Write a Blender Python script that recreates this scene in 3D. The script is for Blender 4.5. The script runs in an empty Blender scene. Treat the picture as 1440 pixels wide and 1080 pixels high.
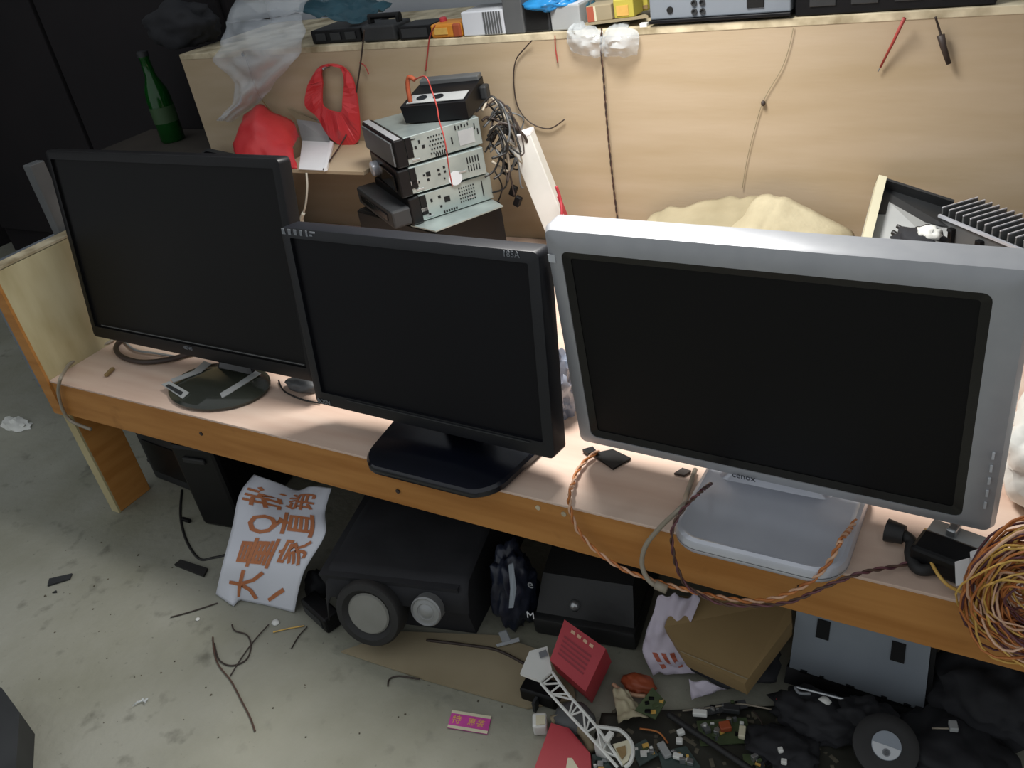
import bpy, bmesh, math, random
from mathutils import Vector, Matrix, noise as mnoise

random.seed(7)
PI = math.pi
scene = bpy.context.scene
col = scene.collection

# ------------------------------------------------------------------ camera
cam_d = bpy.data.cameras.new('camera')
cam_d.sensor_width = 36.0
cam_d.lens = 30.56
cam_d.clip_start = 0.02
cam = bpy.data.objects.new('camera', cam_d)
col.objects.link(cam)
cam.matrix_world = Matrix(((0.8586, -0.1463, 0.4914, 0.0),
                           (0.4889, 0.5224, -0.6986, -0.70),
                           (-0.1546, 0.8400, 0.5201, 0.989),
                           (0, 0, 0, 1)))
scene.camera = cam

# ------------------------------------------------------------------ world and lamps
world = bpy.data.worlds.new('world')
scene.world = world
world.use_nodes = True
world.node_tree.nodes['Background'].inputs[0].default_value = (0.93, 0.97, 1.0, 1)
world.node_tree.nodes['Background'].inputs[1].default_value = 0.52

def area(name, loc, aim, sx, sy, power, colour):
    l = bpy.data.lights.new(name, 'AREA')
    l.shape = 'RECTANGLE'
    l.size, l.size_y, l.energy, l.color = sx, sy, power, colour
    o = bpy.data.objects.new(name, l)
    col.objects.link(o)
    o.location = loc
    o.rotation_euler = (Vector(aim) - Vector(loc)).to_track_quat('-Z', 'Y').to_euler()
    return o
sl = bpy.data.lights.new('shaded_lamp', 'SPOT')
sl.energy, sl.color = 60, (1.0, 0.97, 0.93)
sl.spot_size, sl.spot_blend, sl.shadow_soft_size = math.radians(132), 1.0, 0.14
so = bpy.data.objects.new('shaded_lamp', sl)
col.objects.link(so)
so.location = (-0.56, 0.335, 1.21)
so.rotation_euler = (Vector((-0.58, 0.24, 0.0)) - Vector(so.location)).to_track_quat('-Z', 'Y').to_euler()

scene.view_settings.view_transform = 'Standard'
scene.view_settings.look = 'None'
scene.view_settings.exposure = 0.0
scene.view_settings.gamma = 1.0
scene.view_settings.use_curve_mapping = False

# ------------------------------------------------------------------ materials
def lin(c):
    if isinstance(c, str):
        c = [int(c[i:i + 2], 16) / 255 for i in (0, 2, 4)]
        return tuple((x / 12.92 if x <= .04045 else ((x + .055) / 1.055) ** 2.4) for x in c) + (1,)
    return tuple(c) + (1,)

MATS = {}
def mat(name, colour, rough=0.5, metal=0.0, second=None, scale=8.0, stretch=(1, 1, 1), bump=0.0, bscale=60.0,
        alpha=1.0, trans=0.0, spec=0.5, coat=0.0, lo=0.35, hi=0.7, detail=4.0):
    m = bpy.data.materials.new(name)
    m.use_nodes = True
    nt = m.node_tree
    b = nt.nodes['Principled BSDF']
    b.inputs['Base Color'].default_value = lin(colour)
    b.inputs['Roughness'].default_value = rough
    b.inputs['Metallic'].default_value = metal
    b.inputs['Specular IOR Level'].default_value = spec
    b.inputs['Coat Weight'].default_value = coat
    b.inputs['Alpha'].default_value = alpha
    b.inputs['Transmission Weight'].default_value = trans
    tc = nt.nodes.new('ShaderNodeTexCoord')
    mp = nt.nodes.new('ShaderNodeMapping')
    mp.inputs['Scale'].default_value = stretch
    nt.links.new(tc.outputs['Object'], mp.inputs['Vector'])
    if second is None:
        c = lin(colour)
        second = tuple(x * 0.82 for x in c[:3])
    n = nt.nodes.new('ShaderNodeTexNoise')
    n.inputs['Scale'].default_value = scale
    n.inputs['Detail'].default_value = detail
    r = nt.nodes.new('ShaderNodeValToRGB')
    r.color_ramp.elements[0].position = lo
    r.color_ramp.elements[1].position = hi
    r.color_ramp.elements[0].color = lin(colour)
    r.color_ramp.elements[1].color = lin(second)
    nt.links.new(mp.outputs[0], n.inputs['Vector'])
    nt.links.new(n.outputs['Fac'], r.inputs[0])
    nt.links.new(r.outputs[0], b.inputs['Base Color'])
    if bump:
        n2 = nt.nodes.new('ShaderNodeTexNoise')
        n2.inputs['Scale'].default_value = bscale
        n2.inputs['Detail'].default_value = 3
        nt.links.new(mp.outputs[0], n2.inputs['Vector'])
        bp = nt.nodes.new('ShaderNodeBump')
        bp.inputs['Strength'].default_value = bump
        bp.inputs['Distance'].default_value = 0.004
        nt.links.new(n2.outputs['Fac'], bp.inputs['Height'])
        nt.links.new(bp.outputs[0], b.inputs['Normal'])
    MATS[name] = m
    return m

mat('concrete', '929287', 0.85, second='7f7f6f', scale=5, bump=0.35, bscale=70, detail=8)
# darker stains and specks over the concrete
def stain(m, colour, scale, lo, hi, amount):
    nt = m.node_tree
    b = nt.nodes['Principled BSDF']
    old = b.inputs['Base Color'].links[0].from_socket
    tc = nt.nodes.new('ShaderNodeTexCoord')
    n = nt.nodes.new('ShaderNodeTexNoise')
    n.inputs['Scale'].default_value = scale
    n.inputs['Detail'].default_value = 5
    nt.links.new(tc.outputs['Object'], n.inputs['Vector'])
    mr = nt.nodes.new('ShaderNodeMapRange')
    mr.inputs['From Min'].default_value = lo
    mr.inputs['From Max'].default_value = hi
    mr.inputs['To Max'].default_value = amount
    nt.links.new(n.outputs['Fac'], mr.inputs['Value'])
    mx = nt.nodes.new('ShaderNodeMix')
    mx.data_type = 'RGBA'
    nt.links.new(mr.outputs[0], mx.inputs[0])
    nt.links.new(old, mx.inputs[6])
    mx.inputs[7].default_value = lin(colour)
    nt.links.new(mx.outputs[2], b.inputs['Base Color'])
stain(MATS['concrete'], '55544a', 26, 0.60, 0.78, 0.75)
stain(MATS['concrete'], '3c3a34', 110, 0.68, 0.76, 0.6)
stain(MATS['concrete'], 'b9b8aa', 2.2, 0.52, 0.75, 0.5)

mat('plywood_wall', 'b6a48b', 0.6, second='ab987b', scale=5, stretch=(0.7, 1, 5), bump=0.05, spec=0.3)
stain(MATS['plywood_wall'], '95805f', 1.7, 0.55, 0.8, 0.3)
mat('plywood_top', 'd8c1b0', 0.45, second='c8ab99', scale=6, stretch=(0.6, 5, 1), spec=0.4)
stain(MATS['plywood_top'], '9a7e6c', 7, 0.60, 0.8, 0.5)
mat('plywood_end', 'bfb48e', 0.6, second='a99b73', scale=7, stretch=(1, 4, 0.8), spec=0.3)
stain(MATS['plywood_end'], 'd4cdb0', 3, 0.5, 0.7, 0.5)
mat('varnished_board', 'b98245', 0.5, second='a56e34', scale=7, stretch=(0.7, 1, 8), spec=0.35)
stain(MATS['varnished_board'], '6e421c', 14, 0.64, 0.8, 0.6)
mat('raw_edge', 'd8ccae', 0.7, second='8d7f62', scale=22, stretch=(1, 1, 1))
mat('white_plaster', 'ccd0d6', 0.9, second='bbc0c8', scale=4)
mat('painted_shade', '1a1518', 0.9, second='120e12', scale=4)  # near-black colour paints the shade of the unlit far left
mat('underside_shade', '2a2420', 0.9)  # dark colour paints the shadow under the bench
mat('black_plastic', '0a0a0c', 0.42, second='0d0d10', scale=30, spec=0.3)
mat('smoke_glass', '34372f', 0.18, second='2b2e2a', scale=6)
mat('gloss_black', '08090d', 0.12, second='0a0b10', spec=0.6)
mat('navy_gloss', '0a0d16', 0.22, second='0c101c', spec=0.6)
mat('navy_matt', '0c0e14', 0.42, second='0f1118', spec=0.5)
mat('screen_black', '0e0e0f', 0.5, second='0f0f10', spec=0.2)
mat('screen_navy', '0c0c10', 0.5, second='0d0d12', spec=0.2)
mat('silver_paint', 'a9abae', 0.38, metal=0.25, second='a2a4a8', scale=40)
mat('silver_bright', 'cdd0d8', 0.28, metal=0.35, second='c4c7d0', scale=20)
mat('black_rim', '121213', 0.25)
mat('dark_grey', '2c2e30', 0.55, second='232527', scale=14)
mat('mid_grey', '5b5d5e', 0.5, second='4d5052', scale=14)
mat('light_grey', 'a6a9a8', 0.5, second='95989a', scale=14)
mat('galvanised', 'a9b4b2', 0.38, metal=0.55, second='8f9b9a', scale=16)
mat('hole_black', '0a0b0b', 0.9)
mat('print_white', 'c8ccd0', 0.5)
mat('print_grey', '7d8186', 0.5)
mat('print_dark', '3c4148', 0.5)
mat('white_paper', 'e8e8ea', 0.8, second='dcdde0', scale=6)
mat('white_plastic', 'dfe0dc', 0.45, second='cfd1cc', scale=12)
mat('white_vinyl', 'd6d9e2', 0.5, second='c4c8d2', scale=5, bump=0.1, bscale=25)
stain(MATS['white_vinyl'], '6e5a48', 9, 0.66, 0.85, 0.75)
mat('orange_print', 'b9744a', 0.6, second='a8643d', scale=20)
mat('red_film', 'cf3a3c', 0.4, second='bb2c33', scale=12, bump=0.35, bscale=28)
mat('red_card', 'b23a44', 0.5, second='a53039', scale=10)
mat('red_card_dark', '8f2b36', 0.5)
mat('red_wire', 'a8403a', 0.5)
mat('brown_wire', '5a4136', 0.55, second='4a352c', scale=30)
mat('black_cable', '1a1a1a', 0.5)
mat('grey_cable', '9b9282', 0.5)
mat('dark_wire', '3b302b', 0.55)
mat('white_cord', 'dddacb', 0.6)
mat('copper_wire', 'cc8246', 0.42, second='a96233', scale=60)
mat('yellow_wire', 'dab45e', 0.42, second='c99a4a', scale=60)
mat('purple_wire', '6b3f45', 0.45, second='55323a', scale=60)
mat('pale_wire', 'dcb598', 0.45, second='c99b7a', scale=60)
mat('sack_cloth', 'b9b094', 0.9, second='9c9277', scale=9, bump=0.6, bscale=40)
mat('sack_dark', 'a1977c', 0.9, second='877d62', scale=9, bump=0.5, bscale=26)  # darker tone, for the rolled part of the sack and the thread
mat('black_cloth', '191a1e', 0.8, second='212227', scale=8, bump=0.5, bscale=18)
mat('black_leather', '1a1b1c', 0.5, second='222324', scale=12, bump=0.3, bscale=30)
mat('rubber', '1c1c1d', 0.6, second='242424', scale=20)
mat('cone_grey', '85857f', 0.75, second='77776f', scale=12)
mat('tweeter_grey', '9fa1a2', 0.4, metal=0.5)
mat('cardboard', '8d764f', 0.85, second='7d6743', scale=6, stretch=(1, 1, 3))
mat('cardboard_pale', '9c9076', 0.9, second='867a60', scale=6)
mat('pcb_green', '4d5a3a', 0.5, second='3b4a30', scale=40)
mat('pcb_teal', '43524f', 0.5, second='34423f', scale=40)
mat('orange_plastic', 'd18a2a', 0.45, second='b8741f', scale=14)
mat('orange_red', 'a4502f', 0.5, second='8b4228', scale=14)
mat('yellow_card', 'b9ad48', 0.6, second='a3983c', scale=10)
mat('blue_film', '2a8fd0', 0.35, second='1f78b4', scale=12, bump=0.4, bscale=30)
mat('teal_film', '2c5a68', 0.4, second='244b58', scale=12, bump=0.4, bscale=30)
mat('magenta', 'c0409a', 0.5, second='b03a8c', scale=60)
mat('gold_print', 'd8ae5c', 0.5, second='c89a50', scale=60)
mat('cream_print', 'd2cdb2', 0.5)
mat('clear_film', 'e6ecf2', 0.16, second='d5dde6', scale=10, bump=0.5, bscale=14, alpha=0.28, spec=0.9)
mat('clear_film_dense', 'dfe5e8', 0.15, second='ccd4d8', scale=10, bump=0.25, bscale=16, alpha=0.32, spec=0.9)
mat('clear_film_grey', '9aa2b2', 0.15, second='5d6678', scale=26, bump=0.6, bscale=30, alpha=0.8, spec=0.9)
mat('white_film', 'e6e7e2', 0.4, second='d8d9d2', scale=9, bump=0.6, bscale=22)
mat('green_glass', '0f5a1c', 0.15, second='0c4716', scale=5, trans=0.4)
mat('glint_pale', '34502f', 0.6)
mat('navy_film', '1c2130', 0.35, second='262c3c', scale=14, bump=0.5, bscale=30)
mat('steel', 'b5b8ba', 0.3, metal=0.8)
mat('lavender_paper', 'c9c2cf', 0.7, second='b0a8b8', scale=8)
mat('red_stripe', 'a8553f', 0.6)
mat('panel_grey', '8b939c', 0.45, metal=0.3, second='7f8790', scale=8)
mat('dark_wood', '46403a', 0.6, second='39342f', scale=8)
mat('filler_sheet', '35352d', 0.55, second='24241f', scale=14, bump=0.5, bscale=30)
mat('grit', '6d6758', 0.9, second='3d392f', scale=30)

# ------------------------------------------------------------------ mesh helpers
WM = {}                                   # world matrix of every thing / part
def bez(pts, n=8):
    """smooth path through points (Catmull-Rom)"""
    P = [Vector(p) for p in pts]
    if len(P) < 3:
        return P
    out = []
    for i in range(len(P) - 1):
        p0, p1, p2, p3 = P[max(i - 1, 0)], P[i], P[i + 1], P[min(i + 2, len(P) - 1)]
        for k in range(n):
            t = k / n
            out.append(0.5 * ((2 * p1) + (p2 - p0) * t + (2 * p0 - 5 * p1 + 4 * p2 - p3) * t * t + (3 * p1 - p0 - 3 * p2 + p3) * t ** 3))
    out.append(P[-1])
    return out

def rrect(w, h, r, n=4):
    """rounded rectangle loop, counter-clockwise"""
    out = []
    for cx, cy, a0 in ((w / 2 - r, h / 2 - r, 0), (-w / 2 + r, h / 2 - r, PI / 2), (-w / 2 + r, -h / 2 + r, PI), (w / 2 - r, -h / 2 + r, 1.5 * PI)):
        for k in range(n + 1):
            a = a0 + PI / 2 * k / n
            out.append((cx + r * math.cos(a), cy + r * math.sin(a)))
    return out

class MB:
    def __init__(self, M=None):
        self.bm = bmesh.new()
        self.M = M or Matrix()
    def v(self, p):
        return self.bm.verts.new(self.M @ Vector(p))
    def f(self, vs):
        try:
            self.bm.faces.new(vs)
        except ValueError:
            pass
    def box(self, c, s, rot=None, bevel=0.0):
        m = Matrix.Translation(c) @ (rot.to_4x4() if rot is not None else Matrix())
        r = bmesh.ops.create_cube(self.bm, size=1.0, matrix=self.M @ m @ Matrix.Diagonal((s[0], s[1], s[2], 1)))
        if bevel:
            es = list({e for v in r['verts'] for e in v.link_edges})
            bmesh.ops.bevel(self.bm, geom=es, offset=bevel, segments=2, affect='EDGES', profile=0.5)
        return self
    def loft(self, loops, cap0=True, cap1=True, closed=True):
        L = [[self.v(p) for p in lp] for lp in loops]
        n = len(L[0])
        for a, b in zip(L, L[1:]):
            for i in range(n if closed else n - 1):
                j = (i + 1) % n
                self.f((a[i], a[j], b[j], b[i]))
        if cap0: self.f(list(reversed(L[0])))
        if cap1: self.f(L[-1])
        return self
    def ring(self, outer, inner):
        """faces between two coplanar loops with equal counts"""
        return self.loft([outer, inner], False, False)
    def tube(self, pts, r, n=6, r1=None):
        P = [Vector(p) for p in pts]
        Q = [P[0]]
        for p in P[1:]:
            if (p - Q[-1]).length > 1e-5: Q.append(p)
        P = Q
        up = Vector((0.13, 0.31, 0.94))
        loops = []
        for i, p in enumerate(P):
            t = (P[min(i + 1, len(P) - 1)] - P[max(i - 1, 0)]).normalized()
            if t.length == 0: t = Vector((0, 0, 1))
            a = up.cross(t)
            if a.length < 1e-3: a = Vector((1, 0, 0)).cross(t)
            a.normalize(); b = t.cross(a); up = b.cross(t) * -1 if False else up
            rr = r if r1 is None else r + (r1 - r) * i / max(1, len(P) - 1)
            loops.append([p + (a * math.cos(2 * PI * k / n) + b * math.sin(2 * PI * k / n)) * rr for k in range(n)])
        return self.loft(loops)
    def lathe(self, prof, n=24, m=None):
        """profile of (radius, height) about local Z, placed by matrix m"""
        m = m or Matrix()
        return self.loft([[m @ Vector((r * math.cos(2 * PI * k / n), r * math.sin(2 * PI * k / n), z)) for k in range(n)] for r, z in prof])
    def prism(self, poly, d):
        """3-D polygon extruded by vector d"""
        d = Vector(d)
        return self.loft([[Vector(p) for p in poly], [Vector(p) + d for p in poly]])
    def sheet(self, fn, nu, nv, t=0.001):
        """double-sided thin sheet from fn(u, v)"""
        g = [[Vector(fn(i / nu, j / nv)) for j in range(nv + 1)] for i in range(nu + 1)]
        def nrm(i, j):
            a = g[min(i + 1, nu)][j] - g[max(i - 1, 0)][j]
            b = g[i][min(j + 1, nv)] - g[i][max(j - 1, 0)]
            c = a.cross(b)
            return c.normalized() if c.length > 1e-12 else Vector((0, 0, 1))
        A = [[self.v(g[i][j]) for j in range(nv + 1)] for i in range(nu + 1)]
        B = [[self.v(g[i][j] - nrm(i, j) * t) for j in range(nv + 1)] for i in range(nu + 1)]
        for i in range(nu):
            for j in range(nv):
                self.f((A[i][j], A[i + 1][j], A[i + 1][j + 1], A[i][j + 1]))
                self.f((B[i][j], B[i][j + 1], B[i + 1][j + 1], B[i + 1][j]))
        for i in range(nu):
            self.f((A[i][0], B[i][0], B[i + 1][0], A[i + 1][0]))
            self.f((A[i][nv], A[i + 1][nv], B[i + 1][nv], B[i][nv]))
        for j in range(nv):
            self.f((A[0][j], A[0][j + 1], B[0][j + 1], B[0][j]))
            self.f((A[nu][j], B[nu][j], B[nu][j + 1], A[nu][j + 1]))
        return self
    def blob(self, c, s, amp=0.25, freq=3.0, seed=0, sub=4, flat=None, rot=None):
        """crumpled lump: displaced icosphere scaled by s; flat = lowest z"""
        r = bmesh.ops.create_icosphere(self.bm, subdivisions=sub, radius=1.0)
        c = Vector(c)
        for v in r['verts']:
            p = v.co.normalized()
            q = p * freq + Vector((seed * 7.1, seed * 3.3, seed * 1.7))
            d = 1 + amp * (mnoise.noise(q) + 0.5 * (1 - 2 * abs(mnoise.noise(q * 2.1))))
            w = Vector((p.x * s[0], p.y * s[1], p.z * s[2])) * d
            if rot is not None: w = rot @ w
            w = w + c
            if flat is not None and w.z < flat: w.z = flat + 0.0005 * random.random()
            v.co = self.M @ w
        return self
    def text(self, s, size, m, depth=0.0004):
        """flat lettering as mesh, centred, placed by m (letters lie in local XY)"""
        cu = bpy.data.curves.new('t', 'FONT')
        cu.body = s; cu.size = size; cu.align_x = 'CENTER'; cu.align_y = 'CENTER'
        cu.extrude = depth / 2; cu.resolution_u = 3
        o = bpy.data.objects.new('t', cu); col.objects.link(o)
        dg = bpy.context.evaluated_depsgraph_get()
        me = bpy.data.meshes.new_from_object(o.evaluated_get(dg))
        me.transform(self.M @ m)
        self.bm.from_mesh(me)
        bpy.data.objects.remove(o); bpy.data.curves.remove(cu); bpy.data.meshes.remove(me)
        return self
    def build(self, name, m, parent=None, smooth=False, local=False):
        bm = self.bm
        if parent is not None and not local:
            bmesh.ops.transform(bm, matrix=WM[parent.name].inverted(), verts=bm.verts)
        bmesh.ops.recalc_face_normals(bm, faces=bm.faces)
        me = bpy.data.meshes.new(name)
        if parent is None:                  # top-level single mesh: origin at its base centre
            vs = [v.co for v in bm.verts]
            lo = Vector((min(v.x for v in vs), min(v.y for v in vs), min(v.z for v in vs)))
            hi = Vector((max(v.x for v in vs), max(v.y for v in vs), max(v.z for v in vs)))
            loc = Vector(((lo.x + hi.x) / 2, (lo.y + hi.y) / 2, lo.z))
            bmesh.ops.translate(bm, vec=-loc, verts=bm.verts)
        bm.to_mesh(me); bm.free()
        if smooth:
            for p in me.polygons: p.use_smooth = True
            if smooth != 'all':
                me.set_sharp_from_angle(angle=math.radians(38))
        me.materials.append(MATS[m])
        o = bpy.data.objects.new(name, me)
        col.objects.link(o)
        if parent is None:
            o.location = loc
            WM[o.name] = Matrix.Translation(loc)
        else:
            o.parent = parent
            WM[o.name] = WM[parent.name].copy()
        return o

def tag(o, label, cat, group=None):
    o['label'] = label; o['category'] = cat
    if group: o['group'] = group
    return o
def thing(name, label, cat, loc, rot=(0, 0, 0), group=None):
    o = bpy.data.objects.new(name, None)
    o.empty_display_size = 0.05
    col.objects.link(o)
    o.location = loc; o.rotation_euler = rot
    from mathutils import Euler
    WM[o.name] = Matrix.Translation(loc) @ Euler(rot).to_matrix().to_4x4()
    return tag(o, label, cat, group)
def frame(o):
    return WM[o.name].copy()
def struct(o):
    o['kind'] = 'structure'
    return o
def Rz(a): return Matrix.Rotation(a, 4, 'Z')
def Rx(a): return Matrix.Rotation(a, 4, 'X')
def Ry(a): return Matrix.Rotation(a, 4, 'Y')
def Tr(p): return Matrix.Translation(p)
def frame3(o, x, y):
    """matrix with origin o, local X along x, local Y towards y"""
    x = Vector(x).normalized(); z = x.cross(Vector(y)).normalized(); y = z.cross(x)
    return Matrix(((x.x, y.x, z.x, o[0]), (x.y, y.y, z.y, o[1]), (x.z, y.z, z.z, o[2]), (0, 0, 0, 1)))
def wire(name, pts, r, m, label, cat='wire', group=None, n=8, sides=6):
    return tag(MB().tube(bez(pts, n), r, sides).build(name, m, smooth='all'), label, cat, group)
def strand_pts(pts, rad, pitch, phase, n=10):
    """one strand wound round a path"""
    P = bez(pts, n)
    out = []; s = 0.0
    for i, p in enumerate(P):
        t = (P[min(i + 1, len(P) - 1)] - P[max(i - 1, 0)]).normalized()
        if i: s += (p - P[i - 1]).length
        a = t.cross(Vector((0.2, 0.9, 0.4))).normalized(); b = t.cross(a)
        th = 2 * PI * s / pitch + phase
        out.append(p + (a * math.cos(th) + b * math.sin(th)) * rad)
    return out
def fine(pts, n, k=2):
    P = bez(pts, n)
    return P
def twisted(name, pts, r, m1, m2, label, loc):
    t = thing(name, label, 'wire', loc)
    P = bez(pts, 14)
    for ph, m in ((0, m1), (PI, m2)):
        MB().tube(strand_pts(P, r * 0.95, 0.030, ph, 2), r, 5).build('strand', m, t, smooth='all')
    return t

BZ, WY, SZ = 0.309, 0.7175, 0.694       # bench top height, plywood back, shelf height
XL, XR = -1.486, 0.42

# ------------------------------------------------------------------ the room
struct(MB().box((-0.9, 0.0, -0.05), (5.4, 4.2, 0.10)).build('floor', 'concrete'))
struct(MB().box((-0.9, 1.12, 1.0), (5.4, 0.10, 2.0)).build('wall_back', 'white_plaster'))
struct(MB().box((-3.45, 0.2, 1.0), (0.10, 2.2, 2.0)).build('wall_left', 'painted_shade'))

struct(MB().box((0.66, 0.55, 1.0), (0.10, 1.3, 2.0)).build('wall_right', 'white_plaster'))

# ------------------------------------------------------------------ the workbench
wb = thing('workbench', 'long low plywood workbench with varnished front board and tall plywood back', 'workbench', (-0.5, 0.35, 0))
MB().box(((XL + XR) / 2, 0.3525, BZ - 0.002), (XR - XL, 0.727, 0.004), bevel=0.0008).build('tabletop', 'plywood_top', wb)
MB().box(((XL + XR) / 2, 0.0, BZ - 0.0398), (XR - XL, 0.020, 0.0712), bevel=0.0012).build('front_board', 'varnished_board', wb)
MB().box((-0.665, WY + 0.009, (0.25 + SZ) / 2), (2.17, 0.018, SZ - 0.25)).build('back_panel', 'plywood_wall', wb)
MB().box((-0.665, WY + 0.16, SZ + 0.004), (2.17, 0.322, 0.012), bevel=0.001).build('shelf_board', 'raw_edge', wb)
# left end: panel above the bench, post below
def endpanel():
    b = MB()
    y0, y1, z0, z1 = -0.010, 0.36, 0.235, 0.523
    poly = [(XL - 0.030, y0, z0), (XL - 0.030, y1, z0), (XL - 0.030, y1, z1), (XL - 0.030, y0, z1)]
    return b.prism(poly, (0.030, 0, 0))
ep = endpanel().build('end_panel', 'plywood_end', wb)
MB().box((XL - 0.015, 0.175, 0.5245), (0.030, 0.37, 0.005)).build('edge_strip', 'raw_edge', ep)
MB().box((XL - 0.015, -0.0125, 0.379), (0.030, 0.005, 0.288)).build('edge_band', 'varnished_board', ep)
lg = MB().box((XL + 0.000, 0.03, 0.1175), (0.024, 0.075, 0.235), bevel=0.0015).build('leg', 'varnished_board', wb)
MB().box((XL + 0.000, -0.0095, 0.1175), (0.024, 0.004, 0.235)).build('leg_edge', 'plywood_end', lg)
MB().box((XL, 0.66, 0.1175), (0.03, 0.06, 0.235), bevel=0.0015).build('leg', 'varnished_board', wb)
MB().box((XR - 0.03, 0.03, 0.1175), (0.03, 0.075, 0.235), bevel=0.0015).build('leg', 'varnished_board', wb)
MB().box((XR - 0.03, 0.66, 0.1175), (0.03, 0.06, 0.235), bevel=0.0015).build('leg', 'varnished_board', wb)
MB().box(((XL + XR) / 2, 0.70, 0.145), (XR - XL - 0.06, 0.012, 0.29)).build('shade_panel', 'underside_shade', wb)  # added dark panel keeping the space under the bench in shade
# small ledge on the back panel, under the red bags
LZ = 0.508
MB().box((-1.2405, 0.628, LZ - 0.004), (0.231, 0.178, 0.008), bevel=0.001).build('ledge', 'plywood_wall', wb)
for k in range(5):
    p = [(-0.444, -0.010, 0.294), (-0.480, -0.010, 0.294), (-1.103, -0.010, 0.273), (-0.161, -0.010, 0.272), (-0.708, -0.011, 0.260)][k]
    MB().lathe([(0.0035, 0), (0.0035, 0.0015), (0.001, 0.0018)], 10, Tr(p) @ Rx(PI / 2)).build('nail', 'raw_edge' if k < 2 else 'dark_wire', wb)

# ------------------------------------------------------------------ monitors
def monitor(name, label, c, yaw, tilt, w, h, bz, body, rim, screen, top_r, thick, base_loc):
    t = thing(name, label, 'monitor', base_loc)
    M = Tr(c) @ Rz(yaw) @ Rx(-tilt)
    l, r, tp, bt = bz
    def lp(x0, x1, z0, z1, rad, y, n=4):
        return [((x0 + x1) / 2 + px, y, (z0 + z1) / 2 + pz) for px, pz in rrect(x1 - x0, z1 - z0, rad, n)]
    W, H = w / 2, h / 2
    ir = 0.008 if rim else 0.002
    f = MB(M)
    e = top_r
    loops = [lp(-W + l, W - r, -H + bt, H - tp, ir, 0.006),
             lp(-W + l, W - r, -H + bt, H - tp, ir, 0.0),
             lp(-W + e, W - e, -H + e, H - e, 0.006, 0.0),
             lp(-W + e * 0.3, W - e * 0.3, -H + e * 0.3, H - e * 0.3, 0.007, e * 0.3),
             lp(-W, W, -H, H, 0.008, e),
             lp(-W, W, -H, H, 0.008, thick)]
    f.loft(loops, False, True)
    bezel = f.build('bezel', body, t, smooth=True)
    if rim:
        rm = MB(M)
        a, b_ = 0.0, 0.009
        rm.loft([lp(-W + l, W - r, -H + bt, H - tp, 0.008, 0.004), lp(-W + l, W - r, -H + bt, H - tp, 0.008, 0.0012),
                 lp(-W + l + b_, W - r - b_, -H + bt + b_, H - tp - b_, 0.003, 0.0035), lp(-W + l + b_, W - r - b_, -H + bt + b_, H - tp - b_, 0.003, 0.006)], False, False)
        rm.build('screen_rim', rim, t, smooth=True)
    s = MB(M)
    s.box(((l - r) / 2, 0.006, (bt - tp) / 2), (w - l - r, 0.003, h - bt - tp))
    s.build('screen', screen, t)
    k = MB(M)
    k.loft([lp(-W * 0.97, W * 0.97, -H * 0.96, H * 0.96, 0.01, thick), lp(-W * 0.9, W * 0.9, -H * 0.86, H * 0.86, 0.012, thick + 0.014),
            lp(-W * 0.55, W * 0.55, -H * 0.55, H * 0.5, 0.02, thick + 0.032)], True, True)
    k.build('back_shell', 'black_plastic' if body != 'silver_paint' else 'silver_paint', t, smooth=True)
    return t, M, bezel

# left monitor
c = (-1.178, 0.108, 0.516)
tl, M, bz = monitor('monitor', 'leftmost matt black monitor on a glossy oval stand', c, -0.0165, 0.1748, 0.553, 0.334,
                    (0.014, 0.014, 0.014, 0.022), 'black_plastic', None, 'screen_black', 0.004, 0.022, (-1.113, 0.062, BZ))
MB(M).box((0.01, -0.0006, -0.1395), (0.50, 0.0012, 0.0014)).build('bezel_line', 'mid_grey', bz)  # grey line paints the highlight along the bottom chamfer
MB(M).text('\u2022BENG', 0.008, Tr((-0.01, -0.0005, -0.1510)) @ Rx(PI / 2), 0.0005).build('logo', 'print_grey', bz)
b = MB()
ell = lambda rx, ry, z: [(-1.122 + rx * math.cos(2 * PI * k / 40), 0.066 + ry * math.sin(2 * PI * k / 40), z) for k in range(40)]
b.loft([ell(0.090, 0.062, BZ + 0.0004), ell(0.099, 0.068, BZ + 0.003), ell(0.099, 0.068, BZ + 0.006), ell(0.092, 0.064, BZ + 0.010), ell(0.05, 0.035, BZ + 0.013)])
base = b.build('base', 'smoke_glass', tl, smooth=True)
for poly in ([(-1.202, 0.111, 0.322), (-1.180, 0.107, 0.322), (-1.176, 0.080, 0.322), (-1.201, 0.040, 0.322), (-1.215, 0.046, 0.322), (-1.195, 0.079, 0.322)],
             [(-1.077, 0.111, 0.322), (-1.061, 0.107, 0.322), (-1.070, 0.046, 0.321), (-1.074, 0.030, 0.321), (-1.088, 0.039, 0.321), (-1.080, 0.074, 0.322)],
             [(-1.221, 0.031, 0.320), (-1.212, 0.041, 0.322), (-1.144, 0.024, 0.322), (-1.145, 0.009, 0.320)]):
    MB().prism(poly, (0, 0, 0.0012)).build('film_strip', 'light_grey', base)
MB().prism([(-1.207, 0.028, 0.322), (-1.205, 0.033, 0.322), (-1.156, 0.022, 0.322), (-1.154, 0.014, 0.322)], (0, 0, 0.0010)).build('film_window', 'dark_grey', base)
n_ = MB()
n_.loft([[(-1.122 + x, 0.130 + y + dy, z) for x, y in rrect(wd, 0.028, 0.008)] for wd, dy, z in ((0.085, -0.016, BZ + 0.009), (0.06, 0, BZ + 0.05), (0.06, 0.022, 0.45))])
n_.build('neck', 'gloss_black', tl, smooth=True)

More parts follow.
